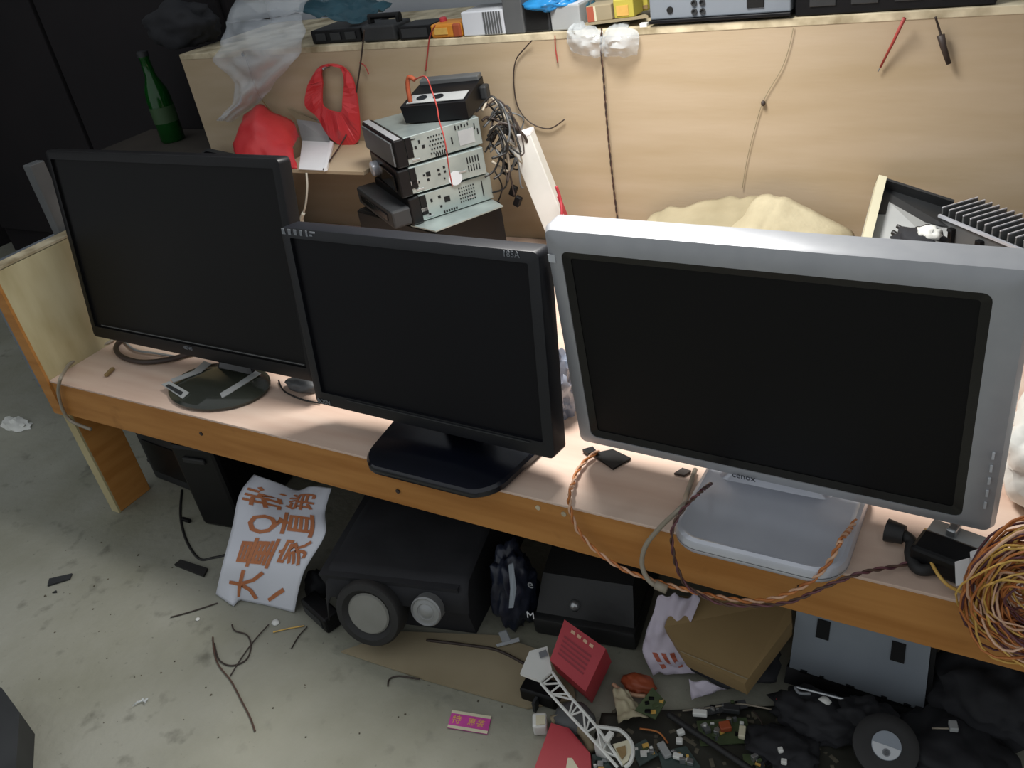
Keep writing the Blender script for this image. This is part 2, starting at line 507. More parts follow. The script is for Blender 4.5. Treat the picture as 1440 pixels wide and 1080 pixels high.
# middle monitor
c = (-0.658, 0.036, 0.485)
tm, M, bz = monitor('monitor', 'middle glossy black monitor with white icon sticker and dark rounded square stand', c, -0.031, 0.124, 0.397, 0.262,
                    (0.015, 0.015, 0.014, 0.021), 'navy_matt', None, 'screen_navy', 0.002, 0.028, (-0.632, 0.045, BZ))
ic = MB(M)
for k, wd in enumerate((0.0065, 0.005, 0.005, 0.004, 0.0035)):
    x = -0.192 + k * 0.0105
    ic.loft([[(x - wd / 2, -0.0008, 0.1215), (x + wd / 2, -0.0008, 0.1215), (x + wd * (0.2 if k in (0, 4) else 0.5), -0.0008, 0.129), (x - wd / 2, -0.0008, 0.129)],
             [(x - wd / 2, -0.0002, 0.1215), (x + wd / 2, -0.0002, 0.1215), (x + wd * (0.2 if k in (0, 4) else 0.5), -0.0002, 0.129), (x - wd / 2, -0.0002, 0.129)]])
ic.box((-0.1395, -0.0005, 0.1275), (0.009, 0.0006, 0.0022)); ic.box((-0.143, -0.0005, 0.1235), (0.005, 0.0006, 0.0025))
ic.build('icon_sticker', 'print_grey', bz)
MB(M).text('185A', 0.0105, Tr((0.163, -0.0005, 0.1255)) @ Rx(PI / 2), 0.0006).build('model_print', 'print_grey', bz)
MB(M).text('BOSN', 0.0095, Tr((-0.182, -0.0005, -0.1255)) @ Rx(PI / 2), 0.0006).build('logo', 'print_grey', bz)
MB(M).box((0.015, -0.0008, -0.1135), (0.30, 0.0012, 0.0016)).build('bezel_line', 'dark_grey', bz)
b = MB()
def mb_loop(s, z):
    out = []
    for x, y in rrect(0.235 * s, 0.175 * s, 0.032, 6):
        k = 1 + 0.10 * (y / 0.0875)
        bow = -0.010 * (1 - (x / 0.118) ** 2) if y < 0 else 0
        out.append((-0.634 + x * k, 0.052 + y + bow, z))
    return out
b.loft([mb_loop(0.97, BZ + 0.0004), mb_loop(1.0, BZ + 0.004), mb_loop(1.0, BZ + 0.011), mb_loop(0.97, BZ + 0.015), mb_loop(0.55, BZ + 0.019)])
b.build('base', 'navy_gloss', tm, smooth=True)
n_ = MB()
n_.loft([[(-0.640 + x, 0.088 + y + dy, z) for x, y in rrect(wd, 0.03, 0.009)] for wd, dy, z in ((0.11, -0.008, BZ + 0.016), (0.075, -0.002, BZ + 0.035), (0.07, 0.006, 0.44))])
n_.build('neck', 'navy_gloss', tm, smooth=True)

# right monitor
c = (-0.2236, 0.0476, 0.4945)
tr_, M, bz = monitor('monitor', 'rightmost wide silver monitor with black inner rim on a silver stand', c, -0.0344, -0.0497, 0.462, 0.2965,
                     (0.0215, 0.029, 0.026, 0.017), 'silver_paint', 'black_rim', 'screen_black', 0.012, 0.034, (-0.205, 0.045, BZ))
MB(M).text('cenox', 0.011, Tr((-0.018, -0.0004, -0.1415)) @ Rx(PI / 2), 0.0006).build('logo', 'print_dark', bz)
MB(M).box((-0.2215, -0.0005, 0.113), (0.0085, 0.0008, 0.0095)).build('corner_sticker', 'print_white', bz)
for k in range(5):
    MB(M).box((0.2205, -0.0008, -0.046 - k * 0.0155), (0.0024, 0.0020, 0.0085), bevel=0.0005).build('button', 'print_white', bz)
b = MB()
def rb(s, ds, z, r=0.034):
    return [(-0.207 + x, 0.045 + y, z) for x, y in rrect(0.185 - ds, 0.165 - ds, r - ds * 0.4, 7)]
b.loft([rb(1, 0.004, BZ + 0.0004), rb(1, 0.0, BZ + 0.004), rb(1, 0.0, BZ + 0.010), rb(1, 0.004, BZ + 0.016), rb(1, 0.012, BZ + 0.018), rb(1, 0.018, BZ + 0.0165), rb(1, 0.024, BZ + 0.0165)])
base = b.build('base', 'silver_bright', tr_, smooth=True)
g_ = MB()
g_.loft([rb(1, -0.0004, BZ + 0.0068), rb(1, -0.0004, BZ + 0.0076)], False, False)
g_.build('seam', 'mid_grey', base)
n_ = MB()
n_.loft([[(-0.215 + x, 0.098 + y + dy, z) for x, y in rrect(wd, 0.032, 0.012)] for wd, dy, z in ((0.13, -0.006, BZ + 0.016), (0.085, 0, BZ + 0.04), (0.08, 0.006, 0.44))])
n_.build('neck', 'silver_bright', tr_, smooth=True)

# ------------------------------------------------------------------ left of the bench
gc = thing('grey_cabinet', 'grey metal cabinet standing past the left end of the bench', 'cabinet', (-1.80, 0.30, 0))
MB().box((-1.80, 0.42, 0.21), (0.50, 0.40, 0.32), bevel=0.004).build('body', 'panel_grey', gc)
MB().box((-1.80, 0.42, 0.025), (0.46, 0.36, 0.05)).build('plinth', 'dark_grey', gc)
MB().box((-1.80, 0.216, 0.21), (0.46, 0.008, 0.28), bevel=0.002).build('door', 'panel_grey', gc)
up = thing('metal_upright', 'grey metal upright standing behind the left end panel of the bench', 'post', (XL - 0.050, 0.162, 0))
MB().box((XL - 0.050, 0.162, 0.325), (0.022, 0.030, 0.65), bevel=0.002).build('post', 'mid_grey', up)
MB().box((XL - 0.050, 0.162, 0.004), (0.05, 0.06, 0.008), bevel=0.001).build('foot_plate', 'dark_grey', up)
dc = thing('shade_cabinet', 'tall shallow dark cabinet added for the shade at far left behind the bench end', 'cabinet', (-2.53, 0.99, 0))  # added dark body standing in for the unlit corner
MB().box((-2.53, 0.995, 0.85), (1.50, 0.13, 1.70), bevel=0.004).build('body', 'painted_shade', dc)
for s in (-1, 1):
    d = MB().box((-2.53 + s * 0.37, 0.921, 0.88), (0.72, 0.016, 1.56), bevel=0.003).build('door', 'painted_shade', dc)
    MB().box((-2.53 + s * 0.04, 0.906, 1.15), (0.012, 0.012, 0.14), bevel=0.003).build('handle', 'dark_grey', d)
st = thing('side_table', 'small dark side table behind the leftmost monitor', 'table', (-1.985, 0.765, 0))
MB().box((-1.985, 0.765, 0.465), (0.40, 0.26, 0.02), bevel=0.002).build('tabletop', 'dark_wood', st)
for sx in (-1, 1):
    for sy in (-1, 1):
        MB().box((-1.985 + sx * 0.17, 0.765 + sy * 0.10, 0.2275), (0.03, 0.03, 0.455)).build('leg', 'dark_wood', st)
gb = thing('green_bottle', 'green glass bottle with a painted pale glint in the dark corner left of the plywood', 'bottle', (-1.985, 0.80, 0.4755))
prof = [(0.028, 0), (0.031, 0.004), (0.031, 0.11), (0.028, 0.13), (0.014, 0.165), (0.012, 0.205), (0.013, 0.207), (0.013, 0.213)]
MB().lathe(prof, 24, Tr((-1.985, 0.80, 0.4755))).build('glass', 'green_glass', gb, smooth=True)
MB().lathe([(0.0312, 0.05), (0.0318, 0.05), (0.0318, 0.09), (0.0312, 0.09)], 24, Tr((-1.985, 0.80, 0.4755))).build('label', 'glint_pale', gb, smooth=True)  # pale band paints a light-green glint on the glass
MB().lathe([(0.0135, 0.2132), (0.0145, 0.2132), (0.0145, 0.224), (0.011, 0.226)], 16, Tr((-1.985, 0.80, 0.4755))).build('cap', 'dark_grey', gb, smooth=True)
# black panel leaning behind the left monitor
dp = thing('flat_panel', 'dark flat panel with glossy face lying tilted behind the leftmost monitor', 'panel', (-1.63, 0.545, 0.371))
fr = frame3((-1.60, 0.572, 0.455), (1, -0.18, -0.05), (0.1, 1, 0.25))
MB(fr).box((0, 0, 0), (0.30, 0.20, 0.02), bevel=0.003).build('casing', 'dark_grey', dp)
MB(fr).box((0, 0, 0.0105), (0.27, 0.17, 0.002)).build('face', 'gloss_black', dp)
MB().box((-1.63, 0.545, 0.404), (0.14, 0.10, 0.066), bevel=0.004).build('foot', 'black_plastic', dp)
t = tag(MB().blob((-2.044, 0.128, 0.000), (0.045, 0.02, 0.012), 0.5, 3, 3, 3, 0.001).build('plastic_scrap', 'white_film', smooth=True), 'white plastic scrap on the floor beyond the bench left end', 'scrap')

# ------------------------------------------------------------------ stack of car radios
RN = Vector((-0.957, 0.466, 0.0))
yaw = math.radians(55)
bb = thing('black_box', 'black box under the stack of car radios', 'box', Vector((Vector((-0.912, 0.448, 0.436)).x, Vector((-0.912, 0.448, 0.436)).y, BZ + 0.0004)), (0, 0, math.radians(73)))
fb = frame(bb)
MB(fb).box((0.080, 0.125, 0.0635), (0.16, 0.25, 0.124), bevel=0.003).build('body', 'black_plastic', bb)
MB(fb).box((0.080, 0.125, 0.1262), (0.152, 0.242, 0.0025)).build('lid', 'dark_grey', bb)
for px, py in ((0.02, 0.02), (0.14, 0.02), (0.02, 0.23), (0.14, 0.23)):
    MB(fb).lathe([(0.008, 0.0004), (0.008, 0.0018)], 12, Tr((px, py, 0))).build('foot', 'rubber', bb)
def radio(label, z, dx, dy, dyaw, kind):
    t = thing('car_radio', label, 'car radio', (RN.x + dx, RN.y + dy, z), (0, 0, yaw + dyaw), 'stacked car radios')
    F = frame(t)
    h = 0.0500
    MB(F).box((0.079, 0.089, h / 2 + 0.0008), (0.144, 0.172, h - 0.002), bevel=0.0012).build('casing', 'galvanised', t)
    fp = MB(F).box((-0.004, 0.089, h / 2 + 0.0008), (0.022, 0.184, h), bevel=0.003).build('front_panel', 'black_plastic', t)
    if kind == 0:
        MB(F).box((-0.0165, 0.089, h / 2), (0.004, 0.172, h * 0.84), bevel=0.0012).build('face_plate', 'mid_grey', fp)
        MB(F).box((-0.006, 0.089, h + 0.0014), (0.012, 0.184, 0.001)).build('trim', 'silver_paint', fp)
    elif kind == 1:
        MB(F).box((-0.017, 0.06, h * 0.5), (0.005, 0.09, h * 0.6), bevel=0.001).build('display', 'gloss_black', fp)
        MB(F).lathe([(0.014, 0), (0.014, 0.012), (0.012, 0.014)], 20, Tr((F @ Vector((0, 0, 0))).to_3d() * 0) @ Tr((-0.014, 0.14, h * 0.5)) @ Ry(-PI / 2)).build('knob', 'silver_bright', fp, smooth=True)
    else:
        MB(F).box((-0.030, 0.10, h * 0.40), (0.040, 0.20, h * 0.66), bevel=0.004).build('face_plate', 'dark_grey', fp)
        MB(F).box((-0.0505, 0.10, h * 0.40), (0.003, 0.15, h * 0.26), bevel=0.001).build('display', 'gloss_black', fp)
    # side plate details (local y = 0 faces the camera)
    ho = MB(F)
    rr = random.Random(kind + 3)
    if kind == 0:
        for i in range(6):
            for j in range(5):
                ho.box((0.052 + i * 0.0052 + (j % 2) * 0.0026, 0.0027, 0.010 + j * 0.0072), (0.0024, 0.0012, 0.0026))
        for i in range(6):
            ho.box((0.060 + i * 0.0042, 0.0027, 0.0055), (0.0020, 0.0012, 0.006))
        for x, z_, w_, h_ in ((0.018, 0.028, 0.006, 0.005), (0.026, 0.028, 0.004, 0.005), (0.014, 0.038, 0.003, 0.003), (0.034, 0.036, 0.003, 0.006), (0.040, 0.026, 0.005, 0.006), (0.022, 0.043, 0.012, 0.0016), (0.094, 0.022, 0.0025, 0.012),
                             (0.104, 0.042, 0.0022, 0.008), (0.110, 0.041, 0.002, 0.006), (0.116, 0.043, 0.0025, 0.005), (0.122, 0.042, 0.002, 0.005), (0.128, 0.043, 0.002, 0.005), (0.140, 0.036, 0.002, 0.010), (0.145, 0.026, 0.0022, 0.010)):
            ho.box((x, 0.0027, z_), (w_, 0.0012, h_))
    elif kind == 1:
        for i in range(5):
            for j in range(2):
                ho.box((0.118 + i * 0.0052, 0.0027, 0.019 + j * 0.015), (0.0020, 0.0012, 0.011))
        for x, z_, w_, h_ in ((0.018, 0.034, 0.005, 0.004), (0.016, 0.012, 0.005, 0.004), (0.022, 0.020, 0.004, 0.004), (0.034, 0.030, 0.0035, 0.003), (0.042, 0.030, 0.008, 0.008), (0.040, 0.020, 0.004, 0.004),
                             (0.062, 0.032, 0.0045, 0.004), (0.062, 0.024, 0.0045, 0.004), (0.073, 0.034, 0.004, 0.004), (0.073, 0.026, 0.004, 0.004), (0.070, 0.014, 0.003, 0.003)):
            ho.box((x, 0.0027, z_), (w_, 0.0012, h_))
    else:
        for i in range(7):
            for j in range(5):
                ho.box((0.086 + i * 0.0048, 0.0027, 0.014 + j * 0.0062), (0.0022, 0.0012, 0.0024))
        for x, z_, w_, h_ in ((0.016, 0.033, 0.006, 0.006), (0.030, 0.034, 0.004, 0.006), (0.046, 0.036, 0.005, 0.005), (0.060, 0.028, 0.011, 0.010), (0.022, 0.010, 0.004, 0.004), (0.046, 0.018, 0.004, 0.004), (0.132, 0.026, 0.002, 0.030)):
            ho.box((x, 0.0027, z_), (w_, 0.0012, h_))
        for i in range(6):
            ho.box((0.050 + i * 0.005, 0.0027, 0.006), (0.003, 0.0012, 0.004))
    h_ = ho.build('slots', 'hole_black', t); h_['kind'] = 'stuff'
    for c_, s_ in (((0.022, 0.0022, 0.0075), (0.014, 0.0016, 0.0028)), ((0.012, 0.0022, 0.022), (0.018, 0.0016, 0.007)), ((0.106, 0.0022, 0.017), (0.014, 0.0016, 0.003)))[:3 if kind else 1]:
        MB(F).box(c_, s_, bevel=0.0004).build('tab', 'steel', t)
    if kind == 0:
        MB(F).box((0.122, 0.0025, 0.022), (0.030, 0.0006, 0.026)).build('sticker', 'light_grey', t)
    if kind == 1:
        MB(F).lathe([(0.013, 0), (0.013, 0.0006)], 24, Tr((0.090, 0.0030, 0.009)) @ Rx(PI / 2)).build('sticker', 'print_white', t)
    MB(F).box((0.014, 0.0025, 0.030), (0.012, 0.0022, 0.036), bevel=0.0006).build('bracket', 'black_plastic', t)
    MB(F).box((0.156, 0.09, 0.030), (0.012, 0.05, 0.020), bevel=0.001).build('socket', 'black_plastic', t)
radio('bottom car radio of the stack, its bulky dark front jutting left', 0.4405, 0.000, 0.004, math.radians(2), 2)
radio('middle car radio of the stack, round white sticker and slotted rear vent on its side', 0.4930, -0.006, -0.002, math.radians(-2), 1)
radio('top car radio of the stack, grid of small holes on its side', 0.5455, -0.004, 0.002, 0, 0)
gp = MB()
poly = [(-0.973, 0.460, 0.438), (-0.907, 0.444, 0.438), (-0.841, 0.570, 0.438), (-0.973, 0.661, 0.438)]
tag(gp.prism(poly, (0, 0, 0.0022)).build('thin_board', 'galvanised'), 'thin pale metal sheet between the black box and the bottom car radio', 'sheet')
# black device on top
A = Vector((-1.003, 0.547, 0.598)); B = Vector((-0.885, 0.575, 0.598))
td = thing('car_amplifier', 'black open-topped device lying on top of the radio stack with wires', 'device', A)
F = frame3(A, B - A, (-(B - A).y, (B - A).x, 0))
wd = (B - A).length
MB(F).loft([[(0, 0, 0), (wd, 0, 0), (wd, 0.105, 0), (0, 0.105, 0)], [(-0.004, -0.002, 0.030), (wd, -0.002, 0.030), (wd, 0.105, 0.046), (0, 0.105, 0.046)]]).build('casing', 'black_plastic', td)
MB(F).box((wd + 0.006, 0.088, 0.022), (0.014, 0.022, 0.026), bevel=0.004).build('lug', 'dark_grey', td)
MB(F).box((wd * 0.5, 0.098, 0.048), (wd * 0.96, 0.022, 0.010), Matrix.Rotation(0.1, 3, 'X'), bevel=0.002).build('ridge', 'mid_grey', td)
MB(F).prism([(0.006, 0.006, 0.0325), (wd - 0.006, 0.006, 0.0325), (wd - 0.006, 0.040, 0.0377), (0.006, 0.040, 0.0377)], (0, 0, 0.0010)).build('label_plate', 'light_grey', td)
for x in (0.030, 0.062):
    MB(F).lathe([(0.010, 0), (0.010, 0.0016)], 18, Tr((x, 0.024, 0.0358)) @ Rx(0.15)).build('disc', 'gloss_black', td)
MB(F).tube(bez([(0.012, 0.012, 0.034), (0.012, 0.014, 0.060), (0.018, 0.014, 0.076), (0.030, 0.010, 0.072)], 8), 0.0042, 8).build('sleeve', 'orange_red', td, smooth='all')
wire('red_lead', [F @ Vector((0.030, 0.010, 0.072)), (-0.897, 0.490, 0.693), (-0.886, 0.485, 0.674), (-0.878, 0.480, 0.647), (-0.875, 0.475, 0.625), (-0.868, 0.470, 0.594), (-0.871, 0.470, 0.542), (-0.874, 0.474, 0.512)], 0.0012, 'red_wire', 'thin red lead draped over the front of the radio stack', 'wire')

# wire harness behind the radios
wh = thing('wire_harness', 'tangled grey and black wire harness hanging off the right of the radio stack', 'wires', (-0.86, 0.62, 0.45))
rr = random.Random(11)
mats_ = ['black_cable', 'mid_grey', 'dark_wire', 'grey_cable', 'black_cable', 'dark_wire', 'mid_grey', 'black_cable']
for k in range(30):
    z0 = rr.uniform(0.52, 0.61); 
    p0 = Vector((-0.872 + rr.uniform(-.01, .01), 0.612 + rr.uniform(-.02, .02), z0))
    p1 = p0 + Vector((rr.uniform(0.0, 0.03), rr.uniform(0.0, 0.03), rr.uniform(0.0, 0.03)))
    p2 = p1 + Vector((rr.uniform(0.01, 0.03), rr.uniform(-.02, 0.02), rr.uniform(-0.05, -0.01)))
    p3 = p2 + Vector((rr.uniform(-0.02, 0.012), rr.uniform(-.02, 0.02), rr.uniform(-0.05, -0.02)))
    p4 = p3 + Vector((rr.uniform(-0.03, 0.005), rr.uniform(-.02, 0.01), rr.uniform(-0.02, 0.03)))
    MB().tube(bez([p0, p1, p2, p3, p4], 6), rr.uniform(0.0014, 0.0028), 5).build('wire', mats_[k % 8], wh, smooth='all')
for p in ((-0.840, 0.620, 0.429), (-0.849, 0.625, 0.447), (-0.854, 0.620, 0.490)):
    MB().box(p, (0.013, 0.010, 0.020), Matrix.Rotation(0.5, 3, 'Y'), bevel=0.002).build('plug', 'black_plastic', wh)
MB().tube(bez([(-0.845, 0.615, 0.556), (-0.844, 0.615, 0.510), (-0.847, 0.620, 0.474), (-0.845, 0.620, 0.438)], 6), 0.0018, 6).build('wire', 'dark_wire', wh, smooth='all')
MB().tube(bez([(-0.877, 0.615, 0.489), (-0.866, 0.615, 0.459), (-0.885, 0.620, 0.425), (-0.906, 0.620, 0.416)], 6), 0.0015, 6).build('wire', 'black_cable', wh, smooth='all')

# ------------------------------------------------------------------ on and under the ledge
rb1 = thing('red_bag', 'red plastic carrier bag hanging by its handles from a nail on the plywood', 'bag', (-1.313, 0.698, 0.587))
O = [(-1.369, 0.704, 0.630), (-1.325, 0.708, 0.666), (-1.272, 0.708, 0.667), (-1.245, 0.706, 0.641), (-1.240, 0.698, 0.586), (-1.254, 0.692, 0.519), (-1.295, 0.688, 0.505), (-1.334, 0.690, 0.525), (-1.357, 0.694, 0.566), (-1.390, 0.702, 0.589)]
I = [(-1.326, 0.704, 0.632), (-1.318, 0.707, 0.662), (-1.273, 0.707, 0.663), (-1.266, 0.705, 0.639), (-1.275, 0.696, 0.601), (-1.282, 0.692, 0.578), (-1.297, 0.691, 0.577), (-1.316, 0.692, 0.581), (-1.334, 0.696, 0.590), (-1.332, 0.702, 0.615)]
b = MB()
def dense(L, n=5):
    P = bez(L + [L[0]], n)[:-1]
    return P
Od, Id = dense(O), dense(I)
mid = [(a * 0.5 + c * 0.5) + Vector((0.002 * math.sin(i * 1.9), -0.002 - 0.004 * math.sin(i * 0.9), 0.002 * math.cos(i * 2.3))) for i, (a, c) in enumerate(zip(Od, Id))]
bk = lambda L: [p + Vector((0, 0.004, 0)) for p in L]
b.loft([Od, mid, Id, bk(Id), bk(mid), bk(Od), Od], False, False)
b.build('bag_body', 'red_film', rb1)
MB().lathe([(0.0025, 0), (0.0025, 0.02)], 8, Tr((-1.307, 0.718, 0.664)) @ Rx(PI / 2)).build('nail', 'steel', rb1)
rb2 = thing('red_bag', 'slumped red plastic bag at the left of the small ledge', 'bag', (-1.33, 0.62, LZ))
b = MB()
pts = {}
TOPL = bez([(-1.598, 0.688, 0.531), (-1.572, 0.688, 0.564), (-1.543, 0.688, 0.583), (-1.510, 0.688, 0.598), (-1.489, 0.688, 0.585), (-1.453, 0.688, 0.569), (-1.422, 0.688, 0.551), (-1.412, 0.683, 0.527)], 5)
def bag2(u, v):
    i = u * (len(TOPL) - 1); a = int(min(i, len(TOPL) - 2))
    top = TOPL[a].lerp(TOPL[a + 1], i - a)
    bot = Vector((-1.473, 0.549, 0.509)).lerp(Vector((-1.295, 0.540, 0.509)), u)
    p = top.lerp(bot, v)
    p.z += 0.014 * math.sin(PI * v) + 0.005 * mnoise.noise(Vector((u * 6, v * 5, 1.3)))
    p.y -= 0.012 * math.sin(PI * v) + 0.008 * mnoise.noise(Vector((u * 7, v * 7, 4.1)))
    p.z = max(p.z, LZ + 0.001)
    return p
b.sheet(bag2, 20, 16, 0.002)
b.build('bag_body', 'red_film', rb2, smooth='all')

wp = thing('white_paper_sheet', 'white folded paper sheet lying on the ledge and bent up against the plywood', 'paper', (-1.20, 0.62, LZ))
q0, q1, q2, q3 = (-1.289, 0.536, 0.509), (-1.218, 0.533, 0.509), (-1.342, 0.700, 0.509), (-1.431, 0.707, 0.509)
MB().prism([q0, q1, q2, q3], (0, 0, 0.0012)).build('lower_leaf', 'white_paper', wp)
MB().prism([q3, q2, (-1.361, 0.714, 0.552), (-1.437, 0.714, 0.555)], (0, -0.0012, 0.0004)).build('upper_leaf', 'light_grey', wp)
MB().prism([(-1.215, 0.529, 0.509), (-1.213, 0.537, 0.509), (-1.321, 0.686, 0.509), (-1.338, 0.695, 0.509)], (0, 0, 0.006)).build('fold', 'white_paper', wp)
tag(MB().prism([(-1.453, 0.712, 0.581), (-1.368, 0.712, 0.549), (-1.365, 0.714, 0.539), (-1.436, 0.714, 0.552)], (0, -0.001, 0)).build('card_scrap', 'cardboard_pale'), 'small tan card scrap stuck to the plywood above the white sheet', 'card')
wc = thing('hanging_string', 'white string hanging from the ledge edge down to the bench', 'cord', (-1.490, 0.700, 0.309))
MB().tube(bez([(-1.269, 0.534, 0.503), (-1.273, 0.530, 0.477), (-1.290, 0.530, 0.441), (-1.311, 0.535, 0.415), (-1.340, 0.550, 0.388)], 8), 0.0022, 6).build('cord', 'white_cord', wc, smooth='all')
MB().tube(bez([(-1.309, 0.533, 0.416), (-1.325, 0.538, 0.400), (-1.331, 0.545, 0.384)], 5), 0.0042, 6).build('knot', 'white_cord', wc, smooth='all')

# ------------------------------------------------------------------ hanging wires on the plywood
wire('hanging_wire', [(-1.178, 0.700, 0.733), (-1.206, 0.706, 0.682), (-1.244, 0.704, 0.606), (-1.277, 0.696, 0.542), (-1.278, 0.658, 0.517), (-1.218, 0.531, 0.513)], 0.0016, 'dark_wire', 'dark wire running from the shelf down over the red hanging bag', 'wire')
wire('hanging_wire', [(-1.218, 0.710, 0.670), (-1.206, 0.710, 0.663), (-1.201, 0.710, 0.647)], 0.0014, 'red_wire', 'short stub of red wire above right of the red hanging bag', 'wire')
wire('hanging_wire', [(-1.009, 0.700, 0.732), (-1.032, 0.708, 0.711), (-1.046, 0.710, 0.681), (-1.059, 0.710, 0.649)], 0.0014, 'red_wire', 'red wire dropping from the orange meter on the shelf', 'wire')
wire('hanging_wire', [(-0.812, 0.705, 0.695), (-0.831, 0.710, 0.682), (-0.854, 0.710, 0.661), (-0.865, 0.710, 0.624), (-0.864, 0.710, 0.578), (-0.842, 0.710, 0.548), (-0.804, 0.710, 0.537), (-0.769, 0.710, 0.554)], 0.0012, 'dark_wire', 'thin dark wire curled like a hook on the plywood', 'wire')
wire('hanging_wire', [(-0.769, 0.712, 0.700), (-0.771, 0.712, 0.679), (-0.770, 0.712, 0.654)], 0.0011, 'red_wire', 'faint short red wire below the shelf beside the clear bag', 'wire')
tw = twisted('hanging_wire', [(-0.673, 0.700, 0.709), (-0.681, 0.706, 0.668), (-0.682, 0.708, 0.632), (-0.684, 0.708, 0.552), (-0.684, 0.708, 0.460), (-0.681, 0.706, 0.371), (-0.669, 0.688, 0.355), (-0.676, 0.668, 0.363), (-0.713, 0.688, 0.355)], 0.0011, 'brown_wire', 'dark_wire', 'brown twisted wire hanging straight down the middle of the plywood', (-0.684, 0.708, 0.460))
th = thing('thin_thread', 'faint tan thread with a dark knot hanging on the right of the plywood', 'thread', (-0.409, 0.714, 0.578))
MB().tube(bez([(-0.361, 0.714, 0.692), (-0.367, 0.714, 0.663), (-0.379, 0.714, 0.630), (-0.406, 0.714, 0.584), (-0.421, 0.714, 0.538), (-0.435, 0.714, 0.483), (-0.444, 0.714, 0.433)], 6), 0.0006, 5).build('thread', 'sack_dark', th, smooth='all')
MB().blob((-0.407, 0.713, 0.578), (0.0035, 0.0035, 0.0045), 0.2, 2, 1, 2).build('knot', 'dark_wire', th, smooth='all')
pb = thing('test_probe', 'dark red test probe hanging over the shelf edge at far right', 'probe', (-0.218, 0.706, 0.665))
MB().tube([(-0.203, 0.698, 0.699), (-0.217, 0.706, 0.665), (-0.233, 0.712, 0.629)], 0.0028, 8, 0.0016).build('handle', 'red_wire', pb, smooth='all')
MB().tube([(-0.233, 0.712, 0.629), (-0.236, 0.712, 0.623)], 0.0009, 6).build('tip', 'steel', pb)
pg = thing('hanging_plug', 'dark plug hanging on a lead at the far right top of the plywood', 'plug', (-0.151, 0.706, 0.652))
MB().tube(bez([(-0.163, 0.698, 0.698), (-0.158, 0.706, 0.681), (-0.154, 0.706, 0.670)], 5), 0.0016, 6).build('lead', 'dark_wire', pg, smooth='all')
MB().tube([(-0.155, 0.706, 0.672), (-0.150, 0.706, 0.656), (-0.141, 0.708, 0.632)], 0.0055, 8, 0.0035).build('plug_body', 'dark_wire', pg, smooth='all')

# ------------------------------------------------------------------ things at the foot of the plywood
bar = thing('white_carton', 'long narrow white carton leaning against the plywood between the radios and silver monitor', 'carton', (-0.775, 0.66, BZ))
p0 = Vector((-0.772, 0.660, 0.316)); p1 = Vector((-0.822, 0.645, 0.546))
p0.z = max(p0.z, BZ + 0.006)
F = frame3(p0, (1, 0.25, 0.25), p1 - p0)
Ln = (p1 - p0).length
MB(F).box((0, Ln / 2, 0), (0.044, Ln, 0.030), bevel=0.0015).build('tube_sleeve', 'white_plastic', bar)
MB(F).box((0, Ln + 0.002, 0), (0.045, 0.008, 0.031), bevel=0.002).build('end_flap', 'white_paper', bar)
MB(F).box((0.0227, Ln * 0.24, -0.004), (0.0014, Ln * 0.44, 0.016)).build('red_band', 'red_card', bar)
wire('red_cable', [(-0.754, 0.620, 0.461), (-0.749, 0.620, 0.437), (-0.744, 0.610, 0.414), (-0.749, 0.600, 0.383), (-0.759, 0.600, 0.354)], 0.0030, 'red_card', 'red strap cable at the right of the long white carton', 'cable')

sk = thing('sack', 'crumpled beige cloth sack lying against the foot of the plywood', 'sack', (-0.45, 0.62, BZ))
def mk_sack(top, z0, yfront, amp, seed):
    T = bez(top, 6)
    def fn(u, v):
        i = u * (len(T) - 1); a = int(min(i, len(T) - 2)); p = T[a].lerp(T[a + 1], i - a)
        base = Vector((p.x + 0.01, yfront, z0))
        q = p.lerp(base, v)
        q.z += 0.020 * math.sin(PI * v) + 0.35 * amp * mnoise.noise(Vector((u * 14, v * 11, seed + 4))) + amp * mnoise.noise(Vector((u * 5 + seed, v * 4, seed))) * math.sin(PI * min(1, v + .1))
        q.y -= 0.020 * math.sin(PI * v) + amp * mnoise.noise(Vector((u * 6, v * 5 + seed, 3 + seed)))
        q.y = min(q.y, WY - 0.004); q.z = max(q.z, BZ + 0.0055)
        return q
    return fn
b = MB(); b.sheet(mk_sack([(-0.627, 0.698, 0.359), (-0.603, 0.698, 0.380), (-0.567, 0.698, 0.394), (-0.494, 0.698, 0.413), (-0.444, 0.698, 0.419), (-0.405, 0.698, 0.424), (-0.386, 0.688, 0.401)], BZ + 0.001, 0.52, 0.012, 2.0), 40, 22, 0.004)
b.build('rolled_part', 'sack_dark', sk, smooth='all')
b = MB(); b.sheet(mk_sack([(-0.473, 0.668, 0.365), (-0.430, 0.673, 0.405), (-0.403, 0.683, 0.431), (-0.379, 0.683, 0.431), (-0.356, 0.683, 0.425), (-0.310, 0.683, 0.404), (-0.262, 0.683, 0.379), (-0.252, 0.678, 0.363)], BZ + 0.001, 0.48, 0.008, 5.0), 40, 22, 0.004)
b.build('flap', 'sack_cloth', sk, smooth='all')

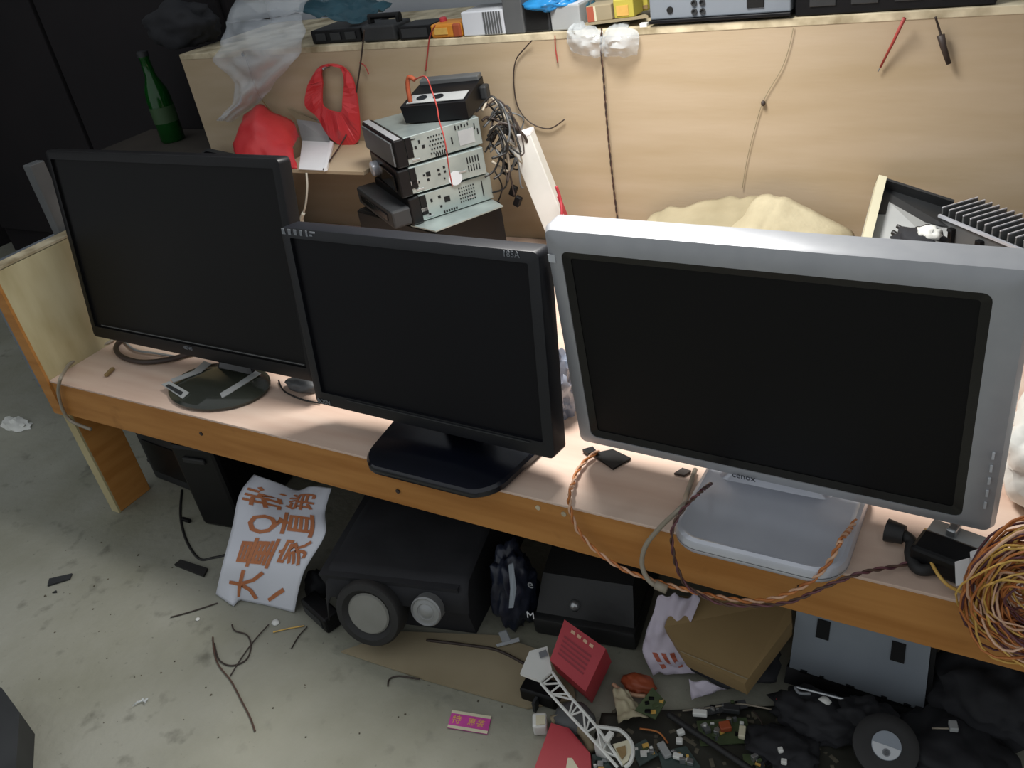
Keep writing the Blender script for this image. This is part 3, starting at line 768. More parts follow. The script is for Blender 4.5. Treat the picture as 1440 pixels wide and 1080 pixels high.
ob = thing('open_chassis', 'open cream and grey metal chassis tilted against the plywood at right', 'chassis', (-0.17, 0.64, BZ))
P1, P2, P3, P4 = Vector((-0.227, 0.690, 0.454)), Vector((-0.117, 0.690, 0.419)), Vector((-0.105, 0.560, 0.408)), Vector((-0.223, 0.560, 0.404))
nrm_ = (P2 - P1).cross(P4 - P1).normalized()
if nrm_.y > 0: nrm_ = -nrm_
MB().prism([P1, P2, P3, P4], -nrm_ * 0.003).build('floor_plate', 'light_grey', ob)
MB().prism([P1, P2, P2.lerp(P3, 0.42), P1.lerp(P4, 0.42)], nrm_ * 0.002).build('dark_plate', 'dark_grey', ob)
MB().prism([P1 + nrm_ * 0.002, P1 + Vector((0.012, 0, -0.003)) + nrm_ * 0.002, P4 + Vector((0.012, 0, -0.003)) + nrm_ * 0.002, P4 + nrm_ * 0.002], nrm_ * 0.022).build('side_wall', 'cream_print', ob)
MB().prism([P1, P2, P2 + Vector((0, 0.004, 0.002)), P1 + Vector((0, 0.004, 0.002))], nrm_ * 0.018).build('top_wall', 'dark_grey', ob)

hs = thing('heatsink_amplifier', 'grey finned heatsink amplifier at the right behind the silver monitor', 'amplifier', (-0.07, 0.62, BZ))
P = Vector((-0.126, 0.648, 0.428)); Q = Vector((-0.010, 0.542, 0.428))
ex = (Q - P).normalized(); ey = Vector((-ex.y, ex.x, 0))
F = frame3(P, ex, ey)
MB(F).box((0.10, 0.031, -0.0605), (0.20, 0.062, 0.116), bevel=0.002).build('body', 'mid_grey', hs)
MB(F).box((0.10, -0.0015, 0.000), (0.20, 0.004, 0.004)).build('edge_rail', 'silver_bright', hs)
for k in range(14):
    fn_ = MB(F).box((0.004 + k * 0.0138, 0.031, 0.005), (0.0022, 0.062, 0.015)).build('fin', 'mid_grey', hs)
    MB(F).box((0.004 + k * 0.0138, 0.031, 0.0133), (0.0022, 0.062, 0.0016)).build('lit_fin_edge', 'silver_bright', fn_)  # brighter top edges paint the light caught by the fins
for x, z_ in ((0.03, -0.022), (0.085, -0.022), (0.125, -0.022)):
    MB(F).box((x, -0.004, z_), (0.010, 0.008, 0.024), bevel=0.001).build('transistor', 'black_plastic', hs)
cb = thing('black_cables', 'heap of black cables in front of the finned amplifier', 'cables', (-0.168, 0.784, 0.309))
for k, L in enumerate(([(-0.228, 0.530, 0.423), (-0.196, 0.530, 0.431), (-0.164, 0.520, 0.438), (-0.127, 0.500, 0.447), (-0.086, 0.480, 0.452), (-0.039, 0.450, 0.458)],
                       [(-0.200, 0.530, 0.419), (-0.178, 0.530, 0.430), (-0.153, 0.520, 0.447), (-0.119, 0.500, 0.453), (-0.082, 0.480, 0.447)],
                       [(-0.173, 0.530, 0.449), (-0.153, 0.520, 0.444), (-0.141, 0.530, 0.456), (-0.122, 0.520, 0.451), (-0.105, 0.500, 0.447)],
                       [(-0.169, 0.540, 0.454), (-0.145, 0.530, 0.449), (-0.128, 0.530, 0.461), (-0.114, 0.520, 0.448)])):
    MB().tube(bez(L, 6), (0.0042, 0.0032, 0.0036, 0.003)[k], 7).build('cable', 'black_cable', cb, smooth='all')
MB().blob((-0.136, 0.510, 0.448), (0.030, 0.022, 0.014), 0.5, 3, 8, 3).build('bundle', 'black_cloth', cb, smooth='all')
tag(MB().tube([(-0.248, 0.530, 0.428), (-0.230, 0.530, 0.424)], 0.0060, 12).build('red_plug', 'red_card', smooth=True), 'small red plug at the end of the black cable beside the sack', 'plug')
tag(MB().blob((-0.124, 0.505, 0.459), (0.014, 0.010, 0.010), 0.4, 3, 4, 3).build('tissue', 'white_film', smooth='all'), 'white crumpled tissue on the black cables by the finned amplifier', 'tissue')
for k, (p, s) in enumerate((((-0.079, 0.470, 0.449), 0.006), ((-0.062, 0.460, 0.452), 0.009), ((-0.134, 0.500, 0.440), 0.007))):
    tag(MB().box(p, (s * 1.6, s, s), Matrix.Rotation(0.4 * k, 3, 'Z'), bevel=0.001).build('white_connector', 'white_plastic'), ('tiny white connector in the cables right of the tissue', 'larger white connector near the right end of the cable heap', 'white connector at the left of the cable heap')[k], 'connector')

# clear and white bags beside and between the monitors
tag(MB().blob(Vector((-0.532, 0.166, 0.352)), (0.024, 0.030, 0.048), 0.5, 2.6, 6, 4, BZ + 0.001).build('clear_bag', 'clear_film_grey', smooth=True), 'crumpled clear plastic bag on the bench between middle and silver monitors', 'bag')
tag(MB().blob((0.075, 0.175, BZ + 0.055), (0.070, 0.06, 0.070), 0.28, 1.8, 9, 4, BZ + 0.001).build('white_bag', 'white_film', smooth='all'), 'white plastic bag behind the right edge of the silver monitor', 'bag')

# ------------------------------------------------------------------ shelf items
S = SZ + 0.011
tag(MB().blob((-1.809, 0.800, 0.754), (0.10, 0.05, 0.05), 0.3, 1.6, 6, 4, S).build('black_bag', 'black_cloth', smooth='all'), 'black bag slumped on the left end of the shelf', 'bag')
cbg = thing('clear_bag', 'large clear plastic bag draped over the left end of the shelf', 'bag', (-1.472, 0.688, 0.682))
def bagfn(u, v):
    L = [Vector((-1.588, 0.738, 0.763)), Vector((-1.565, 0.688, 0.729)), Vector((-1.603, 0.683, 0.695)), Vector((-1.561, 0.688, 0.642)), Vector((-1.590, 0.693, 0.599)), Vector((-1.658, 0.698, 0.566))]
    Rr = [Vector((-1.361, 0.738, 0.767)), Vector((-1.324, 0.688, 0.732)), Vector((-1.350, 0.683, 0.693)), Vector((-1.438, 0.688, 0.648)), Vector((-1.503, 0.693, 0.606)), Vector((-1.613, 0.698, 0.561))]
    i = v * 5; a = int(min(i, 4)); f_ = i - a
    p = L[a].lerp(L[a + 1], f_).lerp(Rr[a].lerp(Rr[a + 1], f_), u)
    p.y -= 0.022 * math.sin(PI * u) + 0.016 * mnoise.noise(Vector((u * 5, v * 8, 2.2)))
    p.z += 0.006 * mnoise.noise(Vector((u * 6, v * 7, 7.7)))
    p.y = min(p.y, WY - 0.006) if p.z < SZ + 0.02 else p.y
    return p
MB().sheet(bagfn, 18, 34, 0.0012).build('film', 'clear_film', cbg, smooth='all')
def bagtop(u, v):
    p = Vector((-1.586, 0.735, 0.761)).lerp(Vector((-1.360, 0.735, 0.765)), u) + Vector((0, 0.10 * v, 0.035 * math.sin(PI * v) + 0.01 * mnoise.noise(Vector((u * 6, v * 5, 1)))))
    p.z = max(p.z, S + 0.002)
    return p
MB().sheet(bagtop, 14, 8, 0.0012).build('gathered_top', 'clear_film', cbg, smooth='all')
wire('hanging_wire', [(-1.533, 0.710, 0.705), (-1.533, 0.712, 0.670), (-1.528, 0.710, 0.617), (-1.500, 0.706, 0.578), (-1.454, 0.698, 0.557)], 0.0012, 'cardboard', 'tan string from the clear bag towards the slumped red bag', 'string')
tag(MB().lathe([(0.004, 0), (0.004, 0.004)], 12, Tr((-1.542, 0.717, 0.697)) @ Rx(PI / 2)).build('screw_hole', 'hole_black'), 'dark screw head on the plywood behind the clear bag', 'screw')
def box_item(name, label, cat, x0, x1, ybot, ytop, Y, depth, m, parts=(), lift=0.0005, bev=0.003, yaw=0.0):
    """box on the shelf from its seen left/right x, its seen height and its depth behind Y"""
    return None
def crate(name, label, cat, A, B, h, depth, m, bev=0.002, z=None, group=None):
    """box standing with front bottom edge A..B, height h, depth behind"""
    A = Vector(A); B = Vector(B)
    if z is not None: A.z = z; B.z = z
    t = thing(name, label, cat, A.lerp(B, 0.5), group=group)
    d = B - A; w = d.length
    F = frame3(A, d, (-d.y, d.x, 0))
    MB(F).box((w / 2, depth / 2, h / 2), (w, depth, h), bevel=bev).build('casing', m, t)
    return t, F, w
bl = thing('blue_sheet', 'crumpled blue plastic sheet over the black boxes at left of the shelf', 'sheet', (-1.381, 0.800, 0.726))
def bs(u, v):
    p = Vector((-1.404, 0.760, 0.759)).lerp(Vector((-1.238, 0.760, 0.717)), u) + Vector((0, 0.12 * v, 0.012 + 0.02 * v + 0.014 * mnoise.noise(Vector((u * 7, v * 6, 2)))))
    p.z = max(p.z, S + 0.03 - 0.0 * u)
    return p
MB().sheet(bs, 16, 10, 0.001).build('film', 'teal_film', bl, smooth='all')
t, F, w = crate('black_box', 'long black box under the blue sheet on the shelf', 'box', (-1.351, 0.735, 0.697), (-1.219, 0.735, 0.692), 0.026, 0.10, 'black_plastic', z=S)
for k in range(3):
    MB(F).box((w * (0.2 + 0.3 * k), -0.001, 0.013), (w * 0.2, 0.003, 0.014), bevel=0.0005).build('slot', 'dark_grey', t)
t, F, w = crate('black_radio', 'dark handheld device with a carrying handle on the shelf', 'device', (-1.205, 0.722, 0.697), (-1.123, 0.722, 0.696), 0.030, 0.06, 'dark_grey', z=S, bev=0.004)
for x in (0.006, w - 0.006):
    MB(F).box((x, 0.03, 0.036), (0.008, 0.014, 0.014), bevel=0.002).build('handle_post', 'black_plastic', t)
MB(F).tube([(0.002, 0.03, 0.042), (w - 0.002, 0.03, 0.042)], 0.0055, 10).build('handle', 'black_plastic', t, smooth=True)
t, F, w = crate('black_box', 'flat black box beside the orange meter on the shelf', 'box', (-1.114, 0.722, 0.696), (-1.038, 0.722, 0.695), 0.025, 0.06, 'black_plastic', z=S)
MB(F).box((w / 2, -0.0006, 0.0125), (w * 0.8, 0.0014, 0.016)).build('front_panel', 'dark_grey', t)
t, F, w = crate('multimeter', 'orange meter with a red knob lying on the shelf', 'meter', (-1.038, 0.722, 0.695), (-0.969, 0.722, 0.696), 0.024, 0.05, 'orange_plastic', z=S, bev=0.004)
MB(F).box((w * 0.86, 0.025, 0.012), (w * 0.26, 0.053, 0.0235), bevel=0.003).build('end_cap', 'orange_red', t)
MB(F).lathe([(0.007, 0), (0.007, 0.006), (0.005, 0.008)], 16, Tr((w * 0.2, 0.028, 0.024))).build('knob', 'red_card', t, smooth=True)
MB(F).box((w * 0.35, -0.001, 0.012), (w * 0.44, 0.002, 0.012), bevel=0.0006).build('scale', 'yellow_wire', t)
t, F, w = crate('white_power_supply', 'white power supply with ribbed dark end on the shelf', 'power supply', (-0.964, 0.722, 0.697), (-0.874, 0.722, 0.696), 0.042, 0.07, 'white_plaster', z=S)
for k in range(7):
    MB(F).box((w * (0.55 + 0.062 * k), -0.0012, 0.021), (0.0022, 0.003, 0.038)).build('rib', 'mid_grey', t)
t, F, w = crate('grey_box', 'tall grey brown box standing on the shelf', 'box', (-0.872, 0.720, 0.696), (-0.833, 0.720, 0.696), 0.070, 0.06, 'mid_grey', z=S)
MB(F).box((w / 2, 0.03, 0.0705), (w * 0.9, 0.054, 0.002)).build('lid', 'dark_grey', t)
t, F, w = crate('dark_box', 'dark open box right of the tall grey box on the shelf', 'box', (-0.834, 0.724, 0.695), (-0.782, 0.724, 0.695), 0.045, 0.06, 'dark_grey', z=S)
MB(F).box((w / 2, -0.0005, 0.0225), (w * 0.84, 0.0014, 0.037)).build('opening', 'hole_black', t)
t, F, w = crate('pale_case', 'pale bluish case behind the clear bag on the shelf', 'case', (-0.780, 0.724, 0.698), (-0.723, 0.724, 0.698), 0.040, 0.06, 'light_grey', z=S)
MB(F).box((w / 2, 0.03, 0.0408), (w * 0.92, 0.054, 0.0018)).build('lid', 'white_plaster', t)
t, F, w = crate('carton', 'beige carton lying across the white power supply on the shelf', 'carton', (-0.973, 0.728, 0.744), (-0.830, 0.728, 0.749), 0.05, 0.09, 'light_grey', z=S + 0.0725)
MB(F).box((w * 0.08, -0.0008, 0.025), (w * 0.14, 0.0018, 0.05)).build('end_label', 'cardboard_pale', t)
t_ = MB().blob((-0.789, 0.750, 0.748), (0.046, 0.04, 0.014), 0.3, 1.8, 5, 4)
tag(t_.build('blue_bag', 'blue_film', smooth='all'), 'bright blue plastic bag on top of the dark open box', 'bag')
tag(MB().blob((-0.744, 0.770, 0.728), (0.022, 0.03, 0.020), 0.4, 3, 15, 4).build('teal_bag', 'teal_film', smooth='all'), 'dark teal plastic bag right of the bright blue bag', 'bag')
tag(MB().prism([(-0.713, 0.720, 0.711), (-0.597, 0.720, 0.717), (-0.639, 0.800, 0.706), (-0.745, 0.800, 0.701)], (0, 0, 0.004)).build('thin_plank', 'cardboard_pale'), 'thin tan plank lying under the small cartons on the shelf', 'plank')
t, F, w = crate('small_carton', 'small carton with red and cream end on the thin plank', 'carton', (-0.712, 0.728, 0.714), (-0.665, 0.728, 0.716), 0.026, 0.04, 'cardboard_pale')
MB(F).box((w * 0.18, -0.0006, 0.013), (w * 0.28, 0.0014, 0.024)).build('red_end', 'red_stripe', t)
MB(F).box((w * 0.36, -0.0006, 0.013), (w * 0.08, 0.0014, 0.024)).build('cream_band', 'cream_print', t)
t, F, w = crate('yellow_carton', 'yellow carton on the thin plank beside the silver amplifier', 'carton', (-0.662, 0.730, 0.717), (-0.626, 0.730, 0.718), 0.030, 0.04, 'yellow_card')
MB(F).box((w * 0.45, -0.0006, 0.012), (w * 0.6, 0.0014, 0.016)).build('panel', 'gold_print', t)
t, F, w = crate('tan_carton', 'tan carton stacked behind the yellow carton on the shelf', 'carton', (-0.677, 0.775, 0.714), (-0.619, 0.775, 0.719), 0.05, 0.05, 'yellow_card')
MB(F).box((w / 2, -0.0006, 0.006), (w, 0.0014, 0.006)).build('band', 'cardboard', t)
def pouch(L, Rr, seed, bulge):
    L = bez(L, 4); Rr = bez(Rr, 4)
    def fn(u, v):
        i = v * (len(L) - 1); a = int(min(i, len(L) - 2)); f_ = i - a
        p = L[a].lerp(L[a + 1], f_).lerp(Rr[a].lerp(Rr[a + 1], f_), u)
        d = abs(mnoise.noise(Vector((u * 5 + seed, v * 5, seed)))) * 1.4 - 0.25
        p.y -= bulge * math.sin(PI * u) * (0.4 + 0.6 * math.sin(PI * v)) + 0.007 * d
        p.z += 0.003 * mnoise.noise(Vector((u * 5, v * 5, seed + 4)))
        if p.z < SZ + 0.012: p.y = min(p.y, WY - 0.004)
        else: p.z = max(p.z, SZ + 0.013) if p.y > WY - 0.003 else p.z
        return p
    return MB().sheet(fn, 16, 16, 0.001)
tag(pouch([(-0.734, 0.735, 0.719), (-0.741, 0.712, 0.708), (-0.743, 0.706, 0.691), (-0.735, 0.708, 0.671)], [(-0.707, 0.735, 0.712), (-0.677, 0.712, 0.702), (-0.671, 0.706, 0.685), (-0.682, 0.708, 0.662)], 2.3, 0.016).build('clear_pouch', 'clear_film_dense', smooth=True), 'crumpled clear pouch hanging over the shelf edge left of the brown wire', 'bag')
tag(pouch([(-0.662, 0.735, 0.712), (-0.672, 0.712, 0.700), (-0.676, 0.706, 0.683), (-0.676, 0.708, 0.664)], [(-0.637, 0.735, 0.709), (-0.614, 0.712, 0.697), (-0.611, 0.706, 0.680), (-0.618, 0.708, 0.662)], 6.1, 0.020).build('clear_pouch', 'clear_film_dense', smooth=True), 'crumpled silvery pouch hanging over the shelf edge right of the brown wire', 'bag')
tag(MB().box((-0.606, 0.722, 0.705), (0.013, 0.010, 0.010), bevel=0.0015).build('white_block', 'white_plastic'), 'small white block at the left foot of the silver amplifier', 'block')
# silver amplifier
A = Vector((-0.592, 0.716, 0.703)); B = Vector((-0.366, 0.716, 0.704))
A.z = S + 0.006; B.z = S + 0.006
sa = thing('silver_amplifier', 'wide silver amplifier with dark sockets on the right of the shelf', 'amplifier', A.lerp(B, 0.5))
d = B - A; w = d.length
F = frame3(A, d, (-d.y, d.x, 0))
MB(F).box((w / 2, 0.07, 0.028), (w, 0.14, 0.050), bevel=0.002).build('casing', 'panel_grey', sa)
MB(F).box((w / 2, 0.068, 0.0), (w * 1.01, 0.145, 0.0055), bevel=0.001).build('base_plate', 'black_plastic', sa)
MB(F).lathe([(0.0052, 0), (0.0052, 0.0022)], 18, Tr((w * 0.155, 0.0, 0.017)) @ Rx(PI / 2)).build('jack', 'hole_black', sa)
for i in range(2):
    for j in range(3):
        MB(F).lathe([(0.0048, 0), (0.0048, 0.003), (0.003, 0.003), (0.003, 0.0005)], 12, Tr((w * (0.335 + 0.06 * i), 0.0, 0.012 + 0.013 * j)) @ Rx(PI / 2)).build('terminal', 'dark_grey', sa)
MB(F).box((w * 0.765, -0.001, 0.030), (w * 0.115, 0.003, 0.036), bevel=0.0005).build('socket_block', 'hole_black', sa)
t, F, w = crate('dark_equipment_box', 'dark equipment case at the far right end of the shelf', 'case', (-0.361, 0.722, 0.702), (-0.092, 0.722, 0.700), 0.06, 0.14, 'black_plastic', z=S)
for k in range(4):
    MB(F).box((w * (0.15 + 0.22 * k), -0.001, 0.03), (w * 0.14, 0.003, 0.035), bevel=0.001).build('vent_panel', 'dark_grey', t)

# ------------------------------------------------------------------ wires and parts on the bench
lc = thing('monitor_cable', 'black cable looping on the bench behind the leftmost monitor', 'cable', (-1.348, 0.089, 0.309))
MB().tube(bez([(-1.227, 0.155, 0.319), (-1.263, 0.135, 0.315), (-1.294, 0.104, 0.315), (-1.339, 0.084, 0.315), (-1.398, 0.087, 0.315), (-1.442, 0.107, 0.315), (-1.459, 0.135, 0.315), (-1.435, 0.164, 0.315)], 8), 0.0048, 8).build('cable', 'dark_wire', lc, smooth='all')
MB().tube(bez([(-1.453, 0.135, 0.313), (-1.399, 0.116, 0.313), (-1.341, 0.118, 0.313), (-1.275, 0.120, 0.313)], 8), 0.0022, 6).build('thin_lead', 'light_grey', lc, smooth='all')
wire('end_cable', [(-1.483, 0.133, 0.313), (-1.496, 0.078, 0.313), (-1.483, 0.035, 0.317), (-1.463, 0.011, 0.319), (-1.428, -0.018, 0.328), (-1.459, -0.018, 0.293), (-1.474, -0.018, 0.254), (-1.470, -0.016, 0.227), (-1.420, -0.014, 0.217)], 0.0032, 'grey_cable', 'grey cable hanging over the left front corner of the bench', 'cable')
tag(MB().box((-1.379, 0.042, 0.313), (0.026, 0.007, 0.0055), Matrix.Rotation(-1.2, 3, 'Z'), bevel=0.0015).build('wood_chip', 'cardboard'), 'small brown stick on the bench left of the oval stand', 'stick')
wire('thin_black_wire', [(-1.029, 0.111, 0.312), (-0.995, 0.088, 0.312), (-0.946, 0.077, 0.312), (-0.909, 0.077, 0.312)], 0.0014, 'black_cable', 'thin black wire on the bench between the two black monitors', 'wire')
tag(MB().blob((-0.969, 0.106, 0.319), (0.030, 0.016, 0.010), 0.3, 3, 2, 3, BZ + 0.001).build('grey_rag', 'mid_grey', smooth='all'), 'small grey rag under the right corner of the leftmost monitor', 'rag')
bp = thing('black_bracket', 'flat black bracket lying on the bench under the silver monitor left corner', 'bracket', (-0.424, 0.087, 0.309))
MB().prism([(-0.451, 0.089, 0.310), (-0.429, 0.106, 0.310), (-0.399, 0.096, 0.310), (-0.412, 0.069, 0.310)], (0, 0, 0.003)).build('plate', 'black_plastic', bp)
MB().prism([(-0.465, 0.091, 0.310), (-0.455, 0.101, 0.310), (-0.446, 0.094, 0.310), (-0.454, 0.085, 0.310)], (0, 0, 0.005)).build('tab', 'black_plastic', bp)
tag(MB().prism([(-0.337, 0.084, 0.310), (-0.331, 0.097, 0.310), (-0.319, 0.095, 0.310), (-0.324, 0.084, 0.310)], (0, 0, 0.003)).build('brown_chip', 'dark_wire'), 'small brown chip under the lower edge of the silver monitor', 'chip')
twisted('twisted_wire', [(-0.442, 0.092, 0.317), (-0.449, 0.073, 0.316), (-0.449, 0.043, 0.318), (-0.441, 0.017, 0.321), (-0.427, -0.016, 0.338), (-0.428, -0.020, 0.318), (-0.421, -0.022, 0.285), (-0.398, -0.024, 0.260), (-0.365, -0.026, 0.244), (-0.328, -0.028, 0.241), (-0.288, -0.030, 0.242), (-0.245, -0.032, 0.247), (-0.204, -0.034, 0.258), (-0.173, -0.036, 0.280), (-0.145, -0.036, 0.311), (-0.129, -0.034, 0.340), (-0.119, -0.030, 0.370), (-0.121, 0.032, 0.333), (-0.120, 0.073, 0.319), (-0.121, 0.088, 0.317)], 0.0016, 'copper_wire', 'pale_wire', 'orange and white twisted wire looping in front of the bench board', (-0.288, -0.030, 0.242))
twisted('twisted_wire', [(-0.280, 0.056, 0.333), (-0.264, -0.020, 0.384), (-0.284, -0.020, 0.356), (-0.294, -0.032, 0.332), (-0.294, -0.034, 0.297), (-0.288, -0.036, 0.273), (-0.278, -0.036, 0.254), (-0.242, -0.040, 0.247), (-0.202, -0.042, 0.260), (-0.164, -0.042, 0.280), (-0.131, -0.036, 0.308), (-0.103, -0.026, 0.326), (-0.084, -0.004, 0.320), (-0.071, 0.009, 0.316), (-0.042, 0.033, 0.317), (-0.019, 0.054, 0.317)], 0.0013, 'purple_wire', 'brown_wire', 'dark purple twisted wire crossing behind the orange twisted loop', (-0.165, -0.040, 0.278))
gcb = thing('grey_cable', 'grey cable hanging over the front board left of the silver stand', 'cable', (-0.339, -0.020, 0.259))
MB().tube(bez([(-0.314, 0.096, 0.315), (-0.309, 0.062, 0.316), (-0.306, 0.042, 0.318), (-0.288, -0.014, 0.353), (-0.312, -0.020, 0.322), (-0.332, -0.024, 0.289), (-0.336, -0.030, 0.263), (-0.325, -0.036, 0.246), (-0.307, -0.037, 0.242)], 10), 0.0030, 8).build('cable', 'grey_cable', gcb, smooth='all')
MB().tube([(-0.318, -0.037, 0.245), (-0.304, -0.037, 0.242)], 0.0055, 8).build('plug', 'grey_cable', gcb, smooth='all')

# adapters at the right end of the bench
ad = thing('black_connector', 'black plug with a thick bent lead under the silver monitor right corner', 'plug', (-0.077, 0.053, 0.309))
MB().tube([(-0.089, 0.052, 0.323), (-0.071, 0.050, 0.323)], 0.0125, 10, 0.010).build('plug_body', 'rubber', ad, smooth=True)
MB().tube(bez([(-0.072, 0.050, 0.323), (-0.063, 0.044, 0.321), (-0.061, 0.026, 0.318), (-0.051, 0.011, 0.317), (-0.039, 0.016, 0.317)], 6), 0.0062, 8).build('lead', 'rubber', ad, smooth='all')
pa = thing('power_adapter', 'black adapter with pale top on the bench beside the wire coil', 'adapter', (-0.029, 0.034, 0.309))
F = frame3((-0.028, 0.028, 0.310), (1, -0.25, 0), (0.25, 1, 0))
MB(F).box((0, 0, 0.014), (0.062, 0.034, 0.028), bevel=0.004).build('casing', 'black_plastic', pa)
MB(F).box((0.0, 0.028, 0.022), (0.058, 0.022, 0.004), bevel=0.001).build('top_plate', 'light_grey', pa)
MB(F).box((-0.006, 0.028, 0.029), (0.010, 0.018, 0.010), bevel=0.002).build('terminal', 'steel', pa)
lb = thing('paper_tag', 'white paper tags standing beside the wire coil', 'tag', (-0.007, 0.024, 0.309))
MB().prism([(-0.020, -0.004, 0.351), (-0.009, -0.004, 0.360), (-0.004, -0.008, 0.335), (-0.016, -0.008, 0.324)], (0.002, 0.0012, 0)).build('tag_leaf', 'white_paper', lb)
MB().prism([(-0.009, 0.000, 0.364), (0.003, 0.000, 0.375), (0.008, -0.006, 0.359), (-0.006, -0.006, 0.351)], (0.002, 0.0012, 0)).build('tag_leaf', 'white_paper', lb)
wire('tan_lead', [(-0.053, 0.063, 0.325), (-0.047, 0.032, 0.329), (-0.039, 0.012, 0.325), (-0.025, -0.002, 0.319), (-0.009, -0.004, 0.314), (0.002, -0.003, 0.313)], 0.0018, 'yellow_wire', 'tan lead lying on the bench below the power adapter', 'wire')

wcx = thing('wire_coil', 'big coil of orange and purple wire hanging over the bench front at far right', 'wire coil', (0.030, -0.030, 0.357))
rr = random.Random(5)
cc = Vector((0.039, -0.042, 0.364))
for k in range(84):
    rx = rr.uniform(0.016, 0.052); rz = rx * rr.uniform(1.25, 1.6)
    cx = cc + Vector((rr.uniform(-0.004, 0.016), rr.uniform(-0.014, 0.014), rr.uniform(-0.012, 0.020)))
    n = 26; a0 = rr.uniform(0, 6.28); tl_ = rr.uniform(-0.3, 0.5)
    L = []
    for i in range(n + 1):
        a = a0 + 2 * PI * i / n
        w_ = 1 + 0.06 * math.sin(3 * a + k) + 0.04 * math.sin(5 * a + 2 * k)
        L.append(cx + Vector((rx * w_ * math.cos(a), 0.006 * math.sin(2 * a + k) - tl_ * 0.02 * math.sin(a), rz * w_ * math.sin(a))))
    MB().tube(L, rr.uniform(0.0009, 0.0014), 5).build('wire', ('copper_wire', 'yellow_wire', 'purple_wire', 'pale_wire', 'copper_wire')[k % 5], wcx, smooth='all')
for k in range(12):
    p = cc + Vector((rr.uniform(-0.03, 0.03), -0.004, 0.055 + rr.uniform(-0.01, 0.01)))
    L = [p, p + Vector((rr.uniform(0, .03), 0.015, 0.012)), p + Vector((rr.uniform(0.01, .05), 0.035, 0.006)), p + Vector((rr.uniform(0.02, .06), 0.055, -0.01))]
    L = [Vector((q.x, q.y, max(q.z, BZ + 0.003) if q.y > -0.012 else q.z)) for q in L]
    MB().tube(bez(L, 5), 0.0017, 5).build('wire', ('purple_wire', 'copper_wire', 'yellow_wire')[k % 3], wcx, smooth='all')

# ------------------------------------------------------------------ under the bench: banner and speaker box
bn = thing('banner', 'white vinyl banner with orange Chinese lettering leaning out from under the bench', 'banner', (-1.017, -0.084, 0.000))
LB = bez([(-1.102, -0.103, 0.002), (-1.071, -0.085, 0.068), (-1.076, -0.040, 0.106), (-1.091, 0.010, 0.136), (-1.086, 0.050, 0.150)], 6)
RB = bez([(-0.939, -0.083, 0.002), (-0.909, -0.060, 0.079), (-0.878, -0.020, 0.134), (-0.908, 0.020, 0.142), (-0.913, 0.050, 0.164)], 6)
def bsurf(u, v):
    i = max(0, min(v, 1)) * (len(LB) - 1); a = int(min(i, len(LB) - 2)); f_ = i - a
    p = LB[a].lerp(LB[a + 1], f_).lerp(RB[a].lerp(RB[a + 1], f_), u)
    n = Vector((0.15, -0.80, 0.55)).normalized()
    p += n * (0.005 * math.sin(u * 7 + v * 2) * (0.3 + v) + 0.016 * math.exp(-((u - 0.15) / 0.16) ** 2) * max(0, v - 0.55) * 2)
    p.z -= 0.022 * math.exp(-((u - 0.45) / 0.22) ** 2) * max(0, v - 0.55) / 0.45
    p.z -= 0.0
    if v < 0.12: p += (Vector((-1.049, -0.127, 0.002)) - Vector((-1.102, -0.103, 0.002))) * max(0, 1 - abs(u - 0.16) / 0.16) * (1 - v / 0.12) * 0.5
    p.z = max(p.z, 0.0015)
    return p
MB().sheet(bsurf, 24, 40, 0.0012).build('vinyl', 'white_vinyl', bn, smooth='all')
Wb, Hb = 0.130, 0.270
def glyph(ch, u0, v0, size, squeeze=1.0):
    b = MB()
    cu = bpy.data.curves.new('t', 'FONT'); cu.body = ch; cu.size = size; cu.align_x = 'CENTER'; cu.align_y = 'CENTER'; cu.resolution_u = 2; cu.offset = size * 0.018
    o = bpy.data.objects.new('t', cu); col.objects.link(o)
    me = bpy.data.meshes.new_from_object(o.evaluated_get(bpy.context.evaluated_depsgraph_get()))
    bpy.data.objects.remove(o); bpy.data.curves.remove(cu)
    b.bm.from_mesh(me); bpy.data.meshes.remove(me)
    vs = [v.co for v in b.bm.verts]
    cx = (min(v.x for v in vs) + max(v.x for v in vs)) / 2; cy = (min(v.y for v in vs) + max(v.y for v in vs)) / 2
    for ax, cen in ((0, cx), (1, cy)):
        for k in range(-4, 5):
            no = (1, 0, 0) if ax == 0 else (0, 1, 0)
            co = (cen + k * size * 0.11, 0, 0) if ax == 0 else (0, cen + k * size * 0.11, 0)
            bmesh.ops.bisect_plane(b.bm, geom=b.bm.verts[:] + b.bm.edges[:] + b.bm.faces[:], plane_co=co, plane_no=no)
    for v in b.bm.verts:
        x, y = (v.co.x - cx) * squeeze, v.co.y - cy
        u, w_ = u0 - y / Wb, v0 + x / Hb
        u = max(0.01, min(0.99, u)); w_ = max(0.01, min(0.985, w_))
        p = bsurf(u, w_)
        e = 0.01
        n = (bsurf(u + e, w_) - bsurf(u - e, w_)).cross(bsurf(u, w_ + e) - bsurf(u, w_ - e)).normalized()
        if n.y > 0: n = -n
        v.co = p + n * 0.0011
    b.build('lettering', 'orange_print', bn)
for ch, u, v, s in (('\u5927', 0.34, 0.135, 0.052), ('\u91cf', 0.36, 0.345, 0.056), ('Q', 0.34, 0.545, 0.052), ('\u6279', 0.26, 0.775, 0.054),
                    ('\u4e36', 0.74, 0.10, 0.056), ('\u5bb6', 0.76, 0.37, 0.046), ('\u76f4', 0.68, 0.575, 0.058), ('\u9500', 0.68, 0.80, 0.052)):
    glyph(ch, u, v, s)

